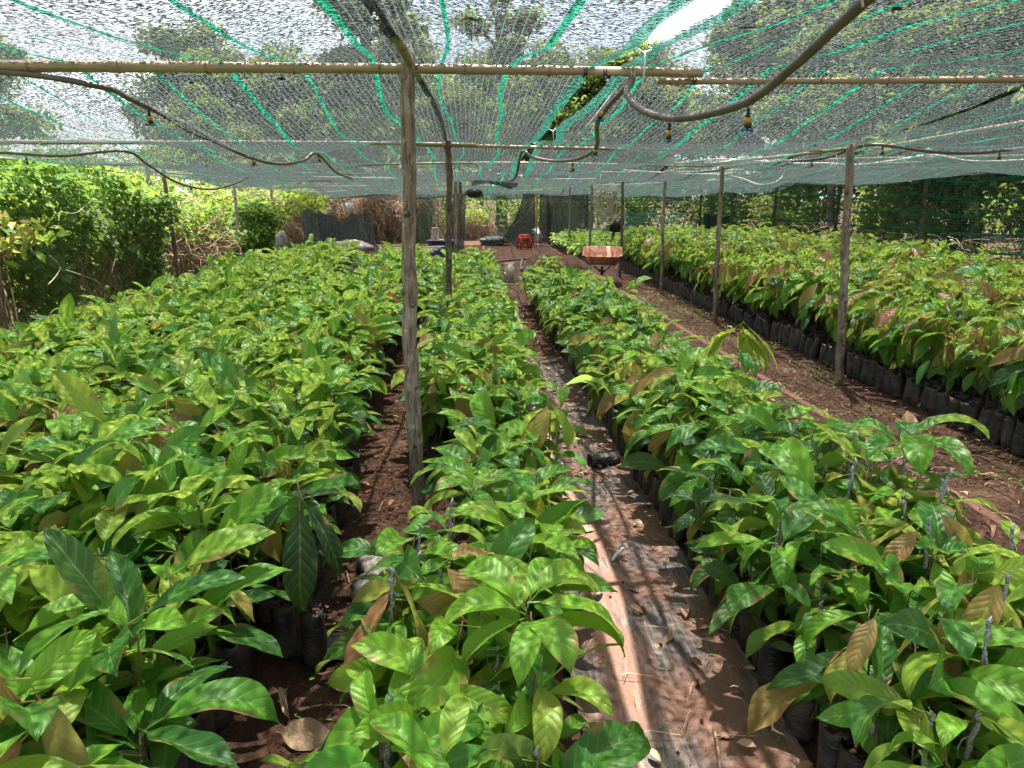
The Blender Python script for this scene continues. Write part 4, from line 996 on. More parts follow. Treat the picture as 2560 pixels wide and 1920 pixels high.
def thicket(x0, x1, y0, y1, h, N, label, seed, leafy=0, lt=.7):
    g = np.random.default_rng(seed); r = thing('dry_thicket', label, 'dry brush', ((x0+x1)/2, (y0+y1)/2, 0), 0, 'dry brown vine thickets'); w_, d_ = (x1-x0)/2, (y1-y0)/2
    a = g.uniform(-1, 1, (N, 2))*[w_, d_]; z = g.random(N)**.7*h*(.75+.25*np.sin(a[:, 0]*3+seed)); L = g.uniform(.4, 1.2, N); az = g.uniform(0, 6.28, N); el = g.normal(-.5, .8, N); t = np.linspace(0, 1, 8)
    cx = a[:, :1]+np.cos(az)[:, None]*t*L[:, None]*.6+.10*np.sin(t*8+az[:, None]*5); cy_ = a[:, 1:]+np.sin(az)[:, None]*t*L[:, None]*.4+.08*np.sin(t*9+az[:, None]*3)
    cz_ = np.clip(z[:, None]+np.sin(el)[:, None]*t*L[:, None]+.10*np.sin(t*6+az[:, None]), .01, h*1.15)
    o = strands('dry_vines', np.stack([cx, cy_, cz_], -1), 'twig_pale', g.uniform(.004, .011, N), r); o['kind'] = 'stuff'
    n = int(N*.9); P = np.stack([g.uniform(-w_, w_, n), g.uniform(-d_, d_, n), g.random(n)*h*.95], 1)
    o = sprout('dead_leaves', P, rnd_rot(g, n), g.uniform(.05, .12, n), g.random(n), 'dry', [OVAL, OVAL2], r); o['kind'] = 'stuff'
    if leafy:
        P = np.stack([g.uniform(-w_, w_, leafy), g.uniform(-d_, d_, leafy), h*(.55+.5*g.random(leafy))], 1)
        o = sprout('leaves', P, rnd_rot(g, leafy), g.uniform(.06, .14, leafy), np.clip(lt+g.normal(0, .1, leafy), 0, 1), 'vine', [HEART, IVY], r); o['kind'] = 'stuff'
def pale_twig():
    s = NT('pale_dry_vine'); a1 = s.n('Attribute'); a1.attribute_name = 'tone'
    c = s.ramp(a1.outputs['Fac'], [(0, (.13, .08, .05)), (.5, (.34, .23, .15)), (1, (.56, .43, .30))]); return s.end(s.pbr(c, .85))
M['twig_pale'] = pale_twig()
thicket(-7.4, -5.9, 15.6, 20.0, 1.55, 1700, 'brown dry vine tangle between the two left posts', 1, 3400, .74)
thicket(-7.5, -5.4, 25.5, 28.0, 1.9, 1800, 'dry vine tangle behind the dark cloth', 3, 500)
thicket(-5.6, -1.3, 31.2, 33.0, 2.5, 5200, 'tall tangle of pinkish brown dry vines closing the far end', 2, 160)
thicket(-1.2, 1.0, 33.2, 35, 1.2, 900, 'low dry scrub seen through the opening at the far end', 6, 900, .7)
thicket(8.9, 10.8, 12.0, 26.0, .9, 1600, 'low twiggy scrub behind the right side net', 5, 800, .45)

# trees: tapered trunk, limbs and a crown of leaf clumps
def tree_parts(seed, H, cr, clear, n, leaf, dens=1.0):
    g = np.random.default_rng(seed); m = MB(); z = np.linspace(-.1, H*.8, 9)
    tx = np.stack([.15*np.sin(z*.5+seed), .15*np.cos(z*.4+seed), z], 1); m.tube(tx, np.interp(z, [0, H*.8], [.028*H, .010*H]), 9)
    ends = []
    for k in range(15):
        zz = H*(clear+(.72-clear)*k/14); az = k*2.4+g.uniform(-.4, .4); L = cr*g.uniform(.6, 1.05)*(1-.3*k/14); p0 = np.array([.15*math.sin(zz*.5+seed), .15*math.cos(zz*.4+seed), zz])
        t = np.linspace(0, 1, 6)[:, None]; e = np.array([math.cos(az)*L, math.sin(az)*L, L*g.uniform(.25, .8)])
        Pn = p0+e*t+np.array([0, 0, .15*L])*np.sin(t*3.14)+.05*L*g.normal(0, 1, (6, 3))*t; m.tube(Pn, np.linspace(.009*H, .0025*H, 6), 6); ends += [Pn[-1], Pn[3], Pn[4]]
    ends = np.array(ends+[(0, 0, H*.88), (0, .2, H*.8)]); nc = len(ends); k = g.integers(0, nc, n); rr = g.uniform(.16, .34, nc)*cr
    d = g.normal(0, 1, (n, 3)); d /= np.linalg.norm(d, axis=1)[:, None]; P = ends[k]+d*(rr[k]*g.random(n)**.45)[:, None]*np.array([1.15, 1.15, .75])
    tn = np.clip(.42+.16*g.normal(0, 1, nc)[k]+g.normal(0, .08, n), 0, 1); idx = g.random(n) < .5; R_ = rnd_rot(g, n); sz = g.uniform(.7, 1.3, n)*leaf
    V, Fq, U, T = join([scatter(t_, P[mk], R_[mk], sz[mk][:, None], tn[mk]) for t_, mk in ((OVAL, idx), (OVAL2, ~idx))])
    return m.mesh('trunk', M['trunk']), mesh('crown', V, Fq, M['tree_leaf'], U, T)
TV = [tree_parts(1, 9, 3.4, .22, 17000, .30), tree_parts(2, 11, 3.6, .24, 18000, .33), tree_parts(3, 7.5, 3.0, .12, 15000, .28), tree_parts(4, 12, 2.4, .2, 11000, .30)]
def tree(x, y, v, s, label, rz=0, tone=0, group='trees around the nursery'):
    r = thing('tree', label, 'tree', (x, y, -.05), rz, group); r.scale = (s, s, s); link('trunk', TV[v][0], r); c_ = link('crown', TV[v][1], r); c_['tone'] = tone-.19
tl = [(-13, 40, 0, .85, 'round tree beyond the far left bushes', .1), (-7, 44, 2, 1.0, 'bushy tree behind the pinkish dry vines', .12), (-1, 42, 0, .9, 'tree behind the opening at the far end', .15), (4, 40, 1, .9, 'tall tree behind the far net corner', 0),
      (-24, 31, 1, .75, 'dark tall tree at the far left above the hedge', -.18), (-17, 20, 0, .58, 'dark tree above the pale fronds at far left', -.24), (-13.5, 14.5, 2, .58, 'deep green tree just behind the vine hedge', -.2), (-24, 40, 1, 1.1, 'distant tree on the far left skyline', 0),
      (8, 36, 0, 1.0, 'tree behind the far right corner of the net', 0), (12.5, 31, 1, 1.0, 'tall tree behind the furthest side net post', -.08), (13, 24, 0, 1.05, 'spreading tree behind the fifth side net post', -.05), (15.5, 18, 1, .95, 'tall tree behind the fourth side net post', -.08),
      (13.2, 13.5, 2, 1.15, 'bushy tree close behind the side net', -.05), (18.5, 12, 1, 1.0, 'tall tree at the right edge behind the side net', 0), (12.0, 8.6, 0, .95, 'tree overhanging the nursery at the right edge', -.05), (20, 25, 0, 1.3, 'large tree deep in the right hand wood', 0),
      (-4.2, 17.5+20, 3, 1.25, 'slender tall tree rising above the thick post', -.1), (2.0, 47, 3, 1.2, 'slender tree far behind the open seam', .05), (16, 38, 1, 1.2, 'tall tree deep behind the far right corner', -.05), (24, 18, 1, 1.3, 'tall tree far right behind others', -.05),
      (26, 33, 0, 1.4, 'broad tree in the distance on the right', 0), (-30, 26, 0, 1.2, 'broad tree on the far left edge', -.1), (9.5, 44, 2, 1.4, 'dense tree behind the back net', 0), (-16, 52, 1, 1.2, 'distant tall tree behind the left bushes', .05), (-5, 24.5+30, 1, 1.2, 'distant tree behind the far opening', .1),
      (11.8, 18.0, 2, 1.0, 'dark leafy tree right behind the third side net post', -.15), (14.5, 28, 2, 1.3, 'dense dark tree behind the fifth side net post', -.15), (17, 22, 2, 1.3, 'dense tree behind the yellow bush', -.12), (6, 38, 2, 1.2, 'dense dark tree beyond the back net', -.12),
      (16.5, 8.5, 2, 1.2, 'dark tree beyond the right edge of the net', -.12), (20, 16, 2, 1.4, 'wide dark tree beyond the side net', -.15), (22, 40, 2, 1.6, 'wide dark tree in the far right wood', -.1), (1, 52, 2, 1.5, 'wide tree closing the view at the far end', 0), (-11, 50, 2, 1.5, 'wide tree behind the far left bushes', 0)]
for k, (x, y, v, s_, lb, tn) in enumerate(tl): tree(x, y, v, s_, lb, k*1.7, tn)
bush((15.0, 22.6, 1.4), (1.6, 1.6, 1.7), 4200, .16, .98, 'bush of glowing yellow leaves behind the side net', seed=71, spread=.04)
bush((10.4, 13.0, 0), (.8, .8, 1.6), 500, .14, .7, 'thin sapling with pale leaves close behind the side net', 'sapling', name='sapling', seed=72, clumps=5)
rb = ['low shrub behind the nearest side net post', 'dark shrub behind the second side net post', 'green shrub behind the middle of the side net', 'dark shrub deeper behind the side net', 'shrub behind the far end of the side net', 'shrub behind the far corner', 'green bush closing the back beyond the nets', 'lit bush filling the opening at the far end', 'shrub left of the far opening',
      'leafy shrub pressed against the right part of the back net', 'leafy shrub pressed against the middle of the back net', 'dark shrub touching the far end of the side net', 'dark shrub touching the side net by its fourth gap', 'dark shrub touching the side net by its third post',
      'dark thicket beyond the fifth side net post', 'dark thicket beyond the furthest side net post', 'thicket deeper behind the furthest side net post', 'thicket behind the yellow leaved bush', 'thicket behind the second side net gap', 'thicket beyond the far right corner', 'thicket deep in the right wood', 'thicket far beyond the corner of the nets']
for k, (x, y, rx, h, tn) in enumerate([(11.5, 10.5, 1.2, 1.6, .5), (12, 15.5, 1.6, 2.1, .48), (11.2, 20, 1.5, 2.2, .56), (15, 15, 2.2, 2.6, .46), (11.5, 26.5, 1.8, 2.6, .56), (8.5, 33, 2.0, 2.6, .42), (4, 34.5, 2.2, 2.8, .5), (.2, 36.5, 2.6, 3.0, .74), (-2.4, 36.5, 2, 2.8, .6),
          (6.2, 32.2, 1.6, 2.2, .56), (3.0, 32.6, 1.5, 2.2, .56), (9.8, 29.5, 1.2, 2.0, .55), (10.4, 24.6, 1.1, 1.6, .6), (10.6, 18.0, 1.1, 1.5, .55),
          (16.5, 27, 2.8, 3.2, .3), (13.8, 33.5, 2.8, 3.2, .34), (19, 33, 3, 3.6, .3), (19.5, 21, 2.8, 3.0, .3), (17.5, 14, 2.4, 2.8, .32), (11.5, 37, 2.8, 3.4, .36), (23, 27, 3.2, 3.8, .3), (15.2, 40, 3, 3.6, .34)]):
    bush((x, y, 0), (rx, rx, h*.8), 3000, .16, tn, rb[k], group='undergrowth around the nets', seed=100+k, clumps=12)
for k, (x, y) in enumerate([(11.3, 16.8), (10.8, 12.2), (13.5, 20.3), (10.9, 22.8), (12.3, 27.5), (15.2, 10.4)]):
    m = MB(); z = np.linspace(-.1, 5, 12); m.tube(np.stack([.06*np.sin(z+k)+.05*z*(k % 3-1), .05*np.cos(z*1.3+k), z], 1), np.interp(z, [0, 5], [.13+.02*(k % 3), .08]), 10)
    r = link('bare_tree', m.mesh('bare_tree', M['trunk']), None, (x, y, 0)); tag(r, ['dark trunk behind the second gap of the side net', 'dark trunk behind the nearest gap of the side net', 'leaning trunk deeper behind the side net', 'trunk behind the fourth side net post', 'trunk behind the far end of the side net', 'trunk near the right edge behind the net'][k], 'tree trunk', 'dark trunks behind the side net')

# ------------------------------------------------------------------ far end: nets, tub, stool, wheelbarrow, heaps
def rust(name, c1, c2, c3):
    s = NT(name); n = s.noise(s.pos(), 9, 6, .7); f = s.noise(s.pos(), 50, 4)
    c = s.ramp(n, [(.3, c3), (.45, c1), (.65, c2)]); return s.end(s.pbr(c, .6, s.bump(f, .003), .4))
M['orange_rust'] = rust('rusty_orange_tray', (.30, .10, .045), (.42, .17, .085), (.15, .05, .028))
M['dark_rust'] = rust('dark_rusty_steel', (.10, .055, .035), (.20, .12, .08), (.04, .025, .02))
M['pale_metal'] = rust('worn_pale_steel', (.42, .38, .32), (.6, .56, .5), (.2, .15, .11))
M['red_plastic'] = simple('red_plastic', (.36, .035, .03), (.48, .06, .05), 8, .4, 0)
M['tub_blue'] = simple('blue_tub', (.02, .05, .17), (.035, .085, .27), 3, .4, 0)
M['clay'] = simple('beige_bucket', (.34, .25, .18), (.48, .37, .28), 12, .7, .002)
M['white_sack'] = simple('white_sack', (.42, .42, .42), (.72, .72, .72), 9, .6, .01)
M['board'] = simple('pale_board', (.34, .28, .2), (.58, .52, .42), 14, .8, .002, stretch=(1, .2, 1))
M['tyre'] = simple('tyre', (.015, .014, .013), (.05, .035, .028), 14, .8, .003)

wb = thing('wheelbarrow', 'rusty orange wheelbarrow standing on the earth path seen from its handles', 'wheelbarrow', (2.86, 16.4, 0), R(-10))
def ring(w0, d0, z, slope, n=5, cr=.10, yo=0):
    P = []
    for sx, sy, a0 in ((1, 1, 0), (-1, 1, 90), (-1, -1, 180), (1, -1, 270)):
        for k in range(n):
            a = R(a0+90*k/(n-1)); x = sx*(w0/2-cr)+cr*math.cos(a); y = sy*(d0/2-cr)+cr*math.sin(a); P.append((x, y+yo, z+slope*y))
    return P
tr = MB(); rings = [ring(.80, .95, .66, .16, yo=.02), ring(.84, 1.0, .665, .16, yo=.02), ring(.80, .95, .652, .16, yo=.02), ring(.66, .72, .54, .12, yo=-.0), ring(.46, .48, .40, .02, cr=.07), ring(.42, .44, .395, .02, cr=.07)]
inner = [ring(.78, .93, .652, .16, yo=.02), ring(.64, .70, .55, .12), ring(.45, .46, .412, .02, cr=.07)]
n = len(rings[0])
V = [p for rr_ in (inner[::-1]+rings) for p in rr_]; k = len(V)//n
tr.add(V, [(i*n+j, i*n+(j+1) % n, (i+1)*n+(j+1) % n, (i+1)*n+j) for i in range(k-1) for j in range(n)]+[tuple(range(n))[::-1], tuple(range((k-1)*n, k*n))])
tr.build('tray', M['orange_rust'], wb)
for sx in (-1, 1):
    m = MB(); m.tube(smoothpath([(sx*.05, .62, .20), (sx*.20, .1, .36), (sx*.27, -.35, .42), (sx*.33, -.62, .50), (sx*.36, -.80, .60)], 4), .018, 8); h_ = m.build('handle', M['dark_rust'], wb)
    m = MB(); m.tube([(sx*.345, -.72, .555), (sx*.375, -.90, .63)], .024, 8); m.build('grip', M['black_plastic'], h_)
    m = MB(); m.tube(smoothpath([(sx*.245, -.16, .40), (sx*.27, -.24, .16), (sx*.275, -.22, .0)], 4), .016, 8); m.build('leg', M['pale_metal'], wb)
m = MB(); m.tube([(-.27, -.23, .10), (.27, -.23, .10)], .010, 6); m.build('leg_brace', M['dark_rust'], wb)
m = MB(); m.box((0, -.30, .395), (.56, .03, .022)); m.build('cross_bar', M['pale_metal'], wb, False)
m = MB(); th = np.linspace(0, 2*np.pi, 24)
m.tube(np.stack([0*th, .62+.16*np.cos(th), .185+.16*np.sin(th)], 1), .034, 8); wh = m.build('wheel', M['tyre'], wb)
m = MB(); m.tube([(-.02, .62, .185), (.02, .62, .185)], .11, 14); m.tube([(-.09, .62, .185), (.09, .62, .185)], .012, 8); m.build('rim', M['dark_rust'], wh)

st = thing('plastic_stool', 'square red plastic stool with slotted sides on the bare soil at the far end', 'stool', at(1311, 622, Z=0), R(12)); H = .50
m = MB(); m.box((0, 0, H-.02), (.33, .33, .04), 0, .96); m.box((0, 0, H-.055), (.34, .34, .04), 0, .98); m.build('seat', M['red_plastic'], st, False)
for sx in (-1, 1):
    for sy in (-1, 1):
        m = MB(); m.tube([(sx*.15, sy*.15, H-.04), (sx*.20, sy*.20, 0)], [.028, .034], 4); m.build('leg', M['red_plastic'], st, False)
for a in range(4):
    ca, sa = round(math.cos(a*math.pi/2)), round(math.sin(a*math.pi/2))
    m = MB(); m.box((ca*.188, sa*.188, .10), (.02 if ca else .36, .02 if sa else .36, .10)); m.box((ca*.170, sa*.170, .36), (.02 if ca else .31, .02 if sa else .31, .14)); m.build('side_panel', M['red_plastic'], st, False)

tb = thing('water_tub', 'big round blue plastic tub with a thick rim behind the centre posts', 'tub', (-.62, 21.4, 0))
m = MB(); m.lathe([(.40, 0), (.42, .05), (.455, .58), (.46, .60), (.50, .605), (.505, .64), (.46, .65), (.44, .62), (.42, .55), (.40, .50), (.001, .50)], 36); m.build('body', M['tub_blue'], tb)
m = MB(); m.lathe([(.001, .52), (.30, .515), (.425, .51)], 30); m.build('water', simple('tub_water', (.03, .05, .05), (.06, .09, .09), 3, .08, 0), tb)
m = MB(); m.lathe([(.115, 0), (.118, .03), (.105, .05), (.092, .33), (.085, .345), (.001, .347)], 22); b_ = m.build('upturned_bucket', M['clay'], None, loc=(-.86, 21.05, .648)); b_.rotation_euler = (0, 0, 0)
tag(b_, 'beige upturned bucket standing on the rim of the blue tub', 'bucket')
m = MB(); m.box((-.82, 21.1, .66), (.34, .5, .02)); tag(m.build('tub_board', M['board'], smooth=False), 'short board laid across the rim of the blue tub', 'board')

# dark shade cloth heaped over something on the left
def humps(s_): return 1.35+.10*np.sin(s_*4.2+.5)-.10*np.exp(-((s_-.85)/.2)**2)+.04*np.sin(s_*11)-.55*np.clip(s_-1.5, 0, 2)**1.5
p0, p1 = at(762, 640, Y=19.2), at(925, 640, Y=18.6)
me, _ = curtain('dark_cloth', (p0.x, p0.y), (p1.x, p1.y), lambda s_: humps(s_)*1.02, lambda s_: .02+0*s_, M['net_dark'], 60, 20, .20, 5, taper=lambda S, Tt: .35*S*Tt)
tag(link('dark_cloth', me), 'dark shade cloth draped in folds beside the creeper on the left', 'shade cloth')
me, _ = curtain('dark_cloth', (p0.x+.3, p0.y+.35), (p1.x-.3, p1.y+.5), lambda s_: humps(s_+.2)*1.0, lambda s_: .02+0*s_, M['net_dark'], 50, 16, .22, 8)
tag(link('dark_cloth', me), 'second fold of dark shade cloth hidden behind the first', 'shade cloth')
def crumple(loc, d, label, name, mat, seed, cat, amp=.35):
    g = np.random.default_rng(seed); U, W = np.meshgrid(np.linspace(0, 2*np.pi, 25), np.linspace(0, np.pi, 15))
    rr = 1+amp*wave2(U*1.0, W*2, seed, 1.6)*np.sin(W)+.12*wave2(U*2, W*4, seed+1, 3)*np.sin(W)
    V = np.stack([rr*np.cos(U)*np.sin(W)*d[0]/2, rr*np.sin(U)*np.sin(W)*d[1]/2, np.maximum(rr*np.cos(W), -.6)*d[2]/1.6+d[2]*.375], -1).reshape(-1, 3)
    b = (np.arange(14)[:, None]*25+np.arange(24)[None]).ravel(); o = link(name, mesh(name, V, np.stack([b, b+25, b+26, b+1], 1), mat), None, loc, (0, 0, g.uniform(0, 6))); return tag(o, label, cat)
crumple(at(707, 640, Y=19.8)+Vector((0, 0, 0)), (.34, .3, .62), 'pale sack standing among the creepers left of the dark cloth', 'pale_sack', M['grey_bag'], 3, 'sack', .2)
crumple(at(1342, 606, Z=0), (.5, .45, .55), 'crumpled white sacks beside the red stool', 'white_sacks', M['white_sack'], 4, 'sack')
crumple(at(880, 640, Y=17.6), (.9, .5, .36), 'dusty pale sheet heaped behind the bare stems', 'pale_sheet_heap', M['grey_bag'], 6, 'sheet')
crumple(at(1235, 612, Z=0), (1.5, .8, .32), 'heap of dark net lying on the ground left of the red stool', 'net_heap', simple('folded_net', (.02, .035, .032), (.16, .20, .19), 9, .7, .02), 9, 'net heap')
me, _ = curtain('net_drape', (.12, 20.25), (1.3, 20.2), 2.28, lambda s_: 1.98+.13*np.abs(np.sin(s_*2.6+.6)), M['net_dark'], 40, 10, .10, 10); tag(link('net_drape', me), 'dark sagging fold of net under the canopy beside the hanging basin', 'net fold')
m = MB(); c0 = at(1185, 482, Y=20.3); m.lathe([(.001, -.13), (.10, -.125), (.18, -.08), (.22, 0), (.20, .06), (.12, .10), (.001, .11)], 24, c0); bs = m.build('hanging_basin', M['black_plastic']); tag(bs, 'round black basin hanging from the net by a white cord', 'basin')
m = MB(); m.tube([c0+Vector((0, 0, .03)), c0+Vector((-.02, 0, .30))], .012, 6); tag(m.build('basin_cord', M['white_string']), 'white cord holding the black basin', 'string')
m = MB(); q0 = at(873, 518, Y=21.5); m.box(q0, (.19, .10, .22)); m.box(q0+Vector((.0, 0, .12)), (.06, .05, .04)); tag(m.build('pale_container', M['white_sack'], smooth=False), 'pale plastic container hung above the dark cloth', 'container')
hose([at(908, 495, Y=21), at(912, 550, Y=21), at(914, 600, Y=21), at(912, 632, Y=21)], .008, 'thin dark hose hanging down in front of the pink brown vines', 'black_plastic', 'hose', 'hanging_hose', None)
# bare stems bed
r = thing('bare_seedlings', 'block of leafless brown seedling stems standing in bags', 'bare seedlings', (0, 0, 0)); g = np.random.default_rng(5); N = 520
x = g.uniform(-2.55, -1.78, N); y = g.uniform(15.9, 17.3, N); t = np.linspace(0, 1, 5); P = np.stack([x[:, None]+.05*g.normal(0, 1, (N, 1))*t, y[:, None]+.05*g.normal(0, 1, (N, 1))*t, .2+t*g.uniform(.3, .46, (N, 1))], -1)
o = strands('stems', P, 'twig_pale', .006, r); o['kind'] = 'stuff'
gx, gy = np.meshgrid(np.arange(-2.55, -1.75, .12), np.arange(15.9, 17.3, .12)); loc = np.stack([gx.ravel(), gy.ravel(), 0*gx.ravel()], 1)
V, Fq, U, T = scatter((LB, LF, np.zeros((21, 2))), loc, 0*loc, np.ones((len(loc), 1)), 0*loc[:, 0]); o = link('polybags', mesh('polybags', V, Fq, M['bag'], U, T), r); o['kind'] = 'stuff'
for k in range(5):
    m = MB(); m.box((-1.75+.1*k, 18.6+.25*k, .46+.025*k), (1.7, .14, .02), R(12+4*k)); tag(m.build('plank', M['board'], smooth=False), ['lowest', 'second', 'middle', 'fourth', 'topmost'][k]+' pale plank stacked behind the bare brown stems', 'plank', 'pale planks stacked behind the bare stems')
m = MB(); m.box((-1.6, 18.9, .215), (1.3, .5, .45)); tag(m.build('low_crate', M['grey_bag'], smooth=False), 'low dusty crate under the pale planks', 'crate')
m = MB(); q0 = at(1274, 704, Z=0); m.box(q0+Vector((0, 0, .19)), (.20, .10, .38), .1, .92); m.box(q0+Vector((0, 0, .39)), (.21, .11, .02), .1); tag(m.build('cement_block', M['board'], smooth=False), 'upright pale block at the end of the centre bed', 'block')
# soil heap, tarp
m = sheet('soil_heap', -.75, .75, -1.6, 1.6, 50, 90, lambda X, Y: .27*np.clip(1-np.maximum((np.abs(X)/.72)**4, (np.abs(Y)/1.55)**6), 0, 1)**.5*(1+.12*wave2(X, Y, 3, 4))+.015*wave2(X, Y, 8, 22), M['soil'])
tag(link('soil_heap', m, None, (2.35, 20.2, -.01)), 'long low heap of dark potting soil behind the wheelbarrow', 'soil heap')
m = sheet('ground_tarp', -.55, .55, -1.4, 1.4, 30, 60, lambda X, Y: .02+.03*np.abs(wave2(X, Y, 5, 4)), simple('pale_tarp', (.18, .22, .19), (.45, .52, .46), 5, .5, .01))
tag(link('ground_tarp', m, None, (2.05, 15.9, 0)), 'crumpled pale green tarp on the ground left of the wheelbarrow', 'tarp')
# rope coil hung on the stout post
rc = thing('rope_coil', 'tangled pale rope coil hanging on the stout post behind the wheelbarrow', 'rope coil', (0, 0, 0)); g = np.random.default_rng(12)
for k in range(16):
    c_ = at(1512+g.normal(0, 9), 508+g.normal(0, 14)+(k % 5 == 4)*25, Y=22.9); th = np.linspace(0, 2*np.pi, 26); ra, rb_ = g.uniform(.13, .30), g.uniform(.22, .42); tl_ = g.normal(0, .5)
    x = ra*np.cos(th)*(1+.15*np.sin(3*th+k)); z = rb_*np.sin(th); m = MB(); m.tube(np.stack([c_.x+x*math.cos(tl_)-z*math.sin(tl_), c_.y+.05*np.sin(th*2+k), c_.z+x*math.sin(tl_)+z*math.cos(tl_)], 1), .015, 5); m.build('loop', M['rope'], rc)
for k in range(5):
    m = MB(); m.tube(smoothpath([at(1515+k*3, 448, Y=22.9), at(1528+k*3, 468, Y=22.8), at(1535+g.normal(0, 8), 492, Y=22.8)], 4), .014, 5); m.build('strand', M['rope'], rc)
hose([at(1552, 500, Y=22.6), at(1562, 520, Y=22.6), at(1562, 555, Y=22.6), at(1556, 580, Y=22.6)], .014, 'white hose end hanging beside the rope coil', 'white_hose', 'hose', 'white_hose', None)
hose([at(1542, 540, Y=22.7), at(1510, 570, Y=22.8), at(1475, 578, Y=22.9), at(1440, 572, Y=23)], .010, 'thin pale line sagging from the rope coil to the left', 'rope', 'line', 'thin_line', None)
m = MB(); q0 = at(1546, 565, Y=23.3); m.box(q0, (.34, .2, .36)); m.box(q0+Vector((-.2, 0, .1)), (.14, .16, .5)); tag(m.build('black_box', M['black_plastic'], smooth=False), 'black box strapped to the stout post behind the rope', 'box')
# nets at the far end with stripes running down
def hung(P0, P1, zt, label, seed, taper=None, mat='net_side', nb=5, zb=.02):
    me, (X, Y, Z) = curtain('hanging_net', P0, P1, zt, zb, M[mat], 40, 18, .10, seed, swap=True, taper=taper); o = tag(link('hanging_net', me), label, 'hanging net', 'nets hanging across the far end')
    for k in range(nb):
        c_ = int((k+.5)/nb*40); x, y, z = X[:, c_], Y[:, c_]-.015, Z[:, c_]; n = len(x); V = np.stack([np.concatenate([x-.012, x+.012]), np.concatenate([y, y]), np.concatenate([z, z])], 1)
        link('green_band', mesh('green_band', V, np.array([(j, j+1, n+j+1, n+j) for j in range(n-1)]), M['side_band'], V[:, [0, 2]]), o)
hung((-1.95, 29.9), (-.25, 29.6), 1.95, 'green tinted net hanging behind the blue tub', 21)
hung((-.45, 26.2), (.0, 26.0), 2.0, 'narrow black drape beside the opening at the far end', 22, lambda S, Tt: -.15*Tt, 'net_dark', 0)
hung((.35, 29.9), (2.5, 29.6), 1.95, 'striped net pulled diagonally across the right half of the far opening', 23, lambda S, Tt: (1-S)*Tt**1.3*1.35)
hung((2.05, 29.0), (2.5, 28.8), 1.9, 'black drape behind the red stool', 24, lambda S, Tt: -(1-S)*Tt**1.5*1.0, 'net_dark', 0)
hung((3.0, 29.6), (4.6, 29.8), 2.0, 'dark folded net behind the low far seedlings', 25, None, 'net_dark', 0)
hung((2.72, 29.5), (3.15, 29.5), 2.0, 'dark cloth hanging behind the pale peeled pole', 26, None, 'net_dark', 0)
for k, (y0, y1, zt) in enumerate([(18.5, 24.8, .95), (25.2, 28.3, 1.15), (14.6, 17.4, .85)]):
    me, _ = curtain('plastic_sheet', (8.62, y0), (8.62, y1), lambda s_, zt=zt: zt+.04*np.sin(s_*5), .02, M['black_plastic'], 50, 12, .10, 30+k)
    tag(link('plastic_sheet', me), ['shiny black plastic sheet hanging behind the middle of the side net', 'black plastic sheet behind the far end of the side net', 'crumpled black plastic behind the third side net post'][k], 'plastic sheet', 'black plastic behind the side net')

# ------------------------------------------------------------------ litter, weeds, clods
g = np.random.default_rng(77)
DRY = [mesh('dry_leaf', *(lambda t: (t[0], t[1], M['dry'], t[2]))(leaf_tmpl(a0, a1, wd_, 10, 4, fo_, 0, .07, .1, tw_, bd_, seed=i))) for i, (a0, a1, wd_, fo_, tw_, bd_) in enumerate([(.5, -.5, .5, .5, .6, .3), (.12, -.14, .46, -.12, -.2, .3), (.2, .9, .5, .6, .3, -.4), (.03, -.08, .55, .12, .1, .2), (.4, -.9, .4, .9, .8, .1), (-.1, .3, .48, -.6, .2, -.6)])]
def dry(x, y, L, z=.03, rot=None, label=None, group=None, v=None):
    o = link('dry_leaf', DRY[int(g.integers(0, 6)) if v is None else v], None, (x, y, z), rot or (g.normal(0, .25), g.normal(0, .15), g.uniform(0, 6.28)), L)
    return tag(o, label or 'curled tan dry leaf lying on the muddy plastic path', 'dry leaf', group or 'dry leaves on the plastic path')
for px, py, L in ((1640, 1855, .17), (1685, 1800, .15), (1545, 1795, .19), (1600, 1530, .15), (1590, 1555, .12), (1560, 1480, .14), (1620, 1585, .09), (1750, 1560, .15), (1775, 1600, .13), (1640, 1440, .17), (1705, 1640, .10), (1430, 1090, .16), (1450, 1060, .12), (1405, 1072, .10), (1490, 1120, .09), (1380, 1045, .13),
                  (1495, 1270, .12), (1520, 1225, .10), (1480, 1205, .11), (1850, 1800, .16), (1830, 1710, .13), (1900, 1850, .14), (1550, 1890, .16), (1470, 1830, .13), (1440, 1000, .1), (1400, 950, .1), (1385, 905, .1), (1790, 1760, .11), (1700, 1900, .12), (1580, 1660, .10), (1660, 1730, .08), (1340, 720, .18), (1320, 712, .15), (1310, 735, .12)):
    if (px*7+py) % 5 < 2: continue
    p = at(px, py, Z=.03); dry(p.x, p.y, L, v=(3, 1, 0)[px % 3])
for px, py, L in ((2340, 1115, .10), (2120, 1015, .12), (1970, 905, .12), (1960, 935, .09), (2100, 1140, .13), (2265, 1215, .10), (2280, 1235, .09), (2010, 870, .1), (2200, 1300, .12), (2480, 1350, .14), (2420, 1390, .12), (2500, 1190, .11), (1890, 860, .10), (2150, 955, .08), (1760, 760, .13), (1830, 820, .12)):
    p = at(px, py, Z=.02); dry(p.x, p.y, L, .02, label='tan dry leaf on the brown earth path beside the right bed', group='dry leaves on the earth path')
for px, py, L in ((690, 1830, .19), (720, 1720, .17), (800, 1860, .16), (780, 1590, .15), (650, 1880, .15), (860, 1690, .10), (870, 1240, .12), (880, 1200, .12), (900, 1165, .1), (760, 1650, .12)):
    p = at(px, py, Z=.02); dry(p.x, p.y, L, .02, label='brown dry leaf in the soil gap left of the centre bed', group='dry leaves in the soil gap')
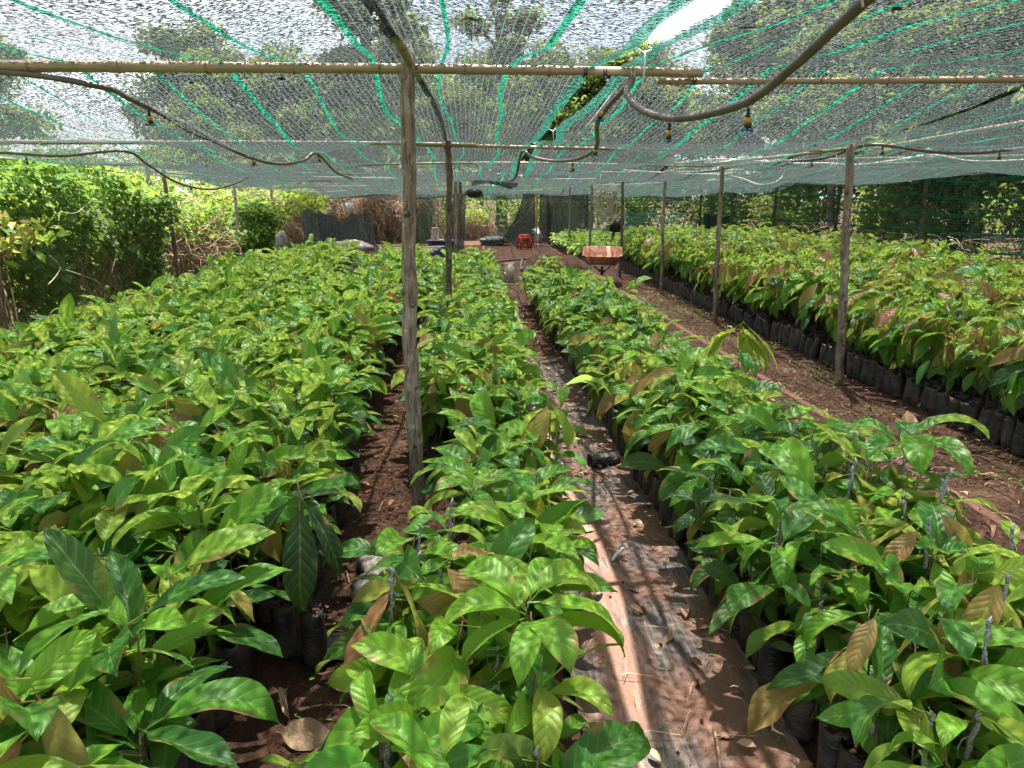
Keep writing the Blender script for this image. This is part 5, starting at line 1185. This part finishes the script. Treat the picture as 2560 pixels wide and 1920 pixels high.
p = at(2275, 1110, Z=.03); o = dry(p.x, p.y, .22, .05, (0, -1.0, 1.2), 'upright pale yellow curled leaf standing on the earth path', 'x', 3); del o['group']; o['tone'] = .0
N = 520; q = g.random(N)
X = np.where(q < .45, g.uniform(.43, 1.06, N), np.where(q < .8, g.uniform(1.95, 3.9, N), g.uniform(-.72, -.36, N))); Y = g.uniform(1.5, 15, N)**1.0
V, Fq, U, T = join([scatter(leaf_tmpl(.4, -.5, .45, 4, 2, .4, 0, .04, .05, seed=i), np.stack([X, Y, X*0+.028], 1)[i::3], np.stack([g.normal(0, .4, N), g.normal(0, .3, N), g.uniform(0, 6.28, N)], 1)[i::3], g.uniform(.03, .085, (N, 1))[i::3], g.random(N)[i::3]) for i in range(3)])
tag(link('leaf_litter', mesh('leaf_litter', V, Fq, M['dry'], U, T)), 'small bits of dry leaf scattered over the paths', 'litter', kind='stuff')
N = 9000; q = g.random(N); X = np.where(q < .25, g.uniform(-.74, -.02, N), np.where(q < .29, g.uniform(.42, 1.1, N), g.uniform(1.85, 3.98, N))); Y = 1.3+g.random(N)**1.5*17
oc = np.array([(1, 0, 0), (0, 1, 0), (-1, 0, 0), (0, -1, 0), (0, 0, .8), (0, 0, -.8)]); of = np.array([(0, 1, 4, 4), (1, 2, 4, 4), (2, 3, 4, 4), (3, 0, 4, 4)])
of3 = np.array([(0, 1, 4), (1, 2, 4), (2, 3, 4), (3, 0, 4)])
sz = .003+.011*g.random((N, 1))**3; V, Fq, U, T = scatter((oc, of3, np.zeros((6, 2))), np.stack([X, Y, gz(X, Y)-.008+np.where((X > .42) & (X < 1.07), .03, 0)], 1), rnd_rot(g, N), sz*g.uniform(.6, 1.4, (N, 3)), q)
tag(link('soil_crumbs', mesh('soil_crumbs', V, Fq, M['soil'], U, T, False)), 'loose crumbs of red brown soil on the paths', 'soil crumbs', kind='stuff')
# twigs and straw
N = 900; q = g.random(N); X = np.where(q < .75, g.uniform(1.9, 3.9, N), np.where(q < .9, g.uniform(.45, 1.05, N), g.uniform(-.7, -.3, N))); Y = 1.5+g.random(N)*15; az = g.uniform(0, 6.28, N); L = g.uniform(.03, .16, N); t = np.linspace(-.5, .5, 4)
P = np.stack([X[:, None]+np.cos(az)[:, None]*t*L[:, None], Y[:, None]+np.sin(az)[:, None]*t*L[:, None]+.01*np.sin(t*5), gz(X, Y)[:, None]+.012+.008*np.cos(t*4)[None]+np.where((X > .42) & (X < 1.07), .02, 0)[:, None]], -1)
tag(strands('straw', P, 'straw', g.uniform(.0010, .0024, N)), 'bits of dry straw and twig on the earth path', 'straw', kind='stuff')
# small weeds along the foot of the right bed and the path
N = 2600; q = g.random(N); cl = np.stack([np.where(g.random(90) < .8, g.normal(3.45, .25, 90), g.uniform(2.0, 3.2, 90)), g.uniform(3.5, 15, 90)], 1); k = g.integers(0, 90, N); k2 = g.random(N) < .08
X = np.where(k2, g.choice([1.02, -.62, -.45], N)+g.normal(0, .03, N), cl[k, 0]+g.normal(0, .10, N)); Y = np.where(k2, g.uniform(2, 7, N), cl[k, 1]+g.normal(0, .22, N)); X = np.minimum(X, 3.9)
V, Fq, U, T = scatter(OVAL2, np.stack([X, Y, gz(X, Y)+.008+.02*g.random(N)], 1), np.stack([g.normal(0, .3, N), g.uniform(-.9, .1, N), g.uniform(0, 6.28, N)], 1), g.uniform(.015, .045, (N, 1)), np.clip(g.normal(.55, .12, N), 0, .8))
tag(link('weeds', mesh('weeds', V, Fq, M['vine'], U, T)), 'tiny green weeds sprouting along the foot of the right bed', 'weeds', kind='stuff')

# single things lying about
p = at(1508, 1150, Z=.055)
m = MB(); z = np.linspace(-.10, .10, 8); th = np.linspace(0, 2*np.pi, 16, endpoint=False); V = []
for i, zz in enumerate(z): rr = (.052+.004*math.sin(i*2))*(1+.06*np.sin(3*th+i)); V.append(np.stack([np.full(16, zz), rr*np.cos(th), rr*np.sin(th)*.92], 1))
for i, zz in enumerate(z[:3]): rr = .046*(1+.05*np.sin(3*th+i)); V.insert(0, np.stack([np.full(16, zz+.001), rr*np.cos(th), rr*np.sin(th)*.92], 1))
k = len(V); V = np.concatenate(V); m.add(V, [(i*16+j, i*16+(j+1) % 16, (i+1)*16+(j+1) % 16, (i+1)*16+j) for i in range(k-1) for j in range(16)]+[tuple(range((k-1)*16, k*16))])
o = m.build('fallen_bag', M['bag'], None, loc=p, rot=(.3, .02, R(14))); tag(o, 'black soil filled bag lying on its side on the plastic path', 'bag')
m = MB(); a_ = at(1475, 1170, Z=.02); e_ = at(1522, 1192, Z=.03); m.tube([a_, e_], .007, 8); tag(m.build('plastic_tube', M['dark_rust']), 'short brown tube lying beside the fallen bag', 'tube')
crumple(at(945, 1425, Z=0), (.34, .20, .09), 'dusty grey plastic bag lying half buried in the red soil gap', 'buried_bag', M['grey_bag'], 14, 'bag', .25)
crumple(at(925, 1475, Z=0), (.26, .15, .08), 'smaller dusty grey bag in front of the half buried one', 'buried_bag', M['grey_bag'], 15, 'bag', .25)
crumple(at(800, 1625, Z=0), (.26, .2, .05), 'flattened black bag lying in the shaded soil gap', 'flat_bag', M['bag'], 16, 'bag', .3)
m = MB(); a_ = at(1530, 1402, Z=.03); e_ = at(1552, 1378, Z=.045); m.tube([a_, (a_*.5+e_*.5)+Vector((0, 0, .01)), e_], [.005, .009, .007], 7); m.tube([e_, e_+Vector((.012, .01, .008)), e_+Vector((.0, .02, 0))], [.008, .012, .004], 7); m.tube([e_, at(1518, 1370, Z=.03)], .002, 4)
tag(m.build('tape_knot', M['white_string']), 'white knot of grafting tape dropped on the plastic path', 'tape')
m = MB(); m.tube(smoothpath([at(1785, 1820, Z=.03), at(1795, 1870, Z=.04), at(1800, 1925, Z=.03)], 4), .006, 6); tag(m.build('fallen_stick', M['twig']), 'thin brown stick lying on the plastic path near the camera', 'stick')
m = MB(); m.tube(smoothpath([at(1395, 1042, Z=.04), at(1440, 1075, Z=.045), at(1478, 1095, Z=.03)], 4), [.012]*9, 6); tag(m.build('bark_strip', M['board']), 'curved tan strip of bark on the plastic path', 'bark strip')
m = MB(); m.tube(smoothpath([at(2190, 1180, Z=.02), at(2260, 1140, Z=.03), at(2350, 1095, Z=.02)], 4), .006, 6); tag(m.build('fallen_stick', M['twig']), 'thin stick lying across the earth path beside the upright yellow leaf', 'stick')

# fallen leaves caught on top of the net
N = 150; X = g.uniform(-4.8, 8, N); Y = g.uniform(1.5, 12, N); X = np.where(np.abs(X-.68) < .2, X+.5, X)
V, Fq, U, T = scatter(leaf_tmpl(.1, -.2, .5, 4, 2, .1, 0, .02, .05), np.stack([X, Y, canopy_h(X, Y)+.008], 1), np.stack([0*X, 0*X, g.uniform(0, 6.28, N)], 1), g.uniform(.03, .09, (N, 1)), g.random(N))
tag(link('caught_leaves', mesh('caught_leaves', V, Fq, M['dry'], U, T)), 'dead leaves caught on top of the shade net', 'dead leaves', kind='stuff')
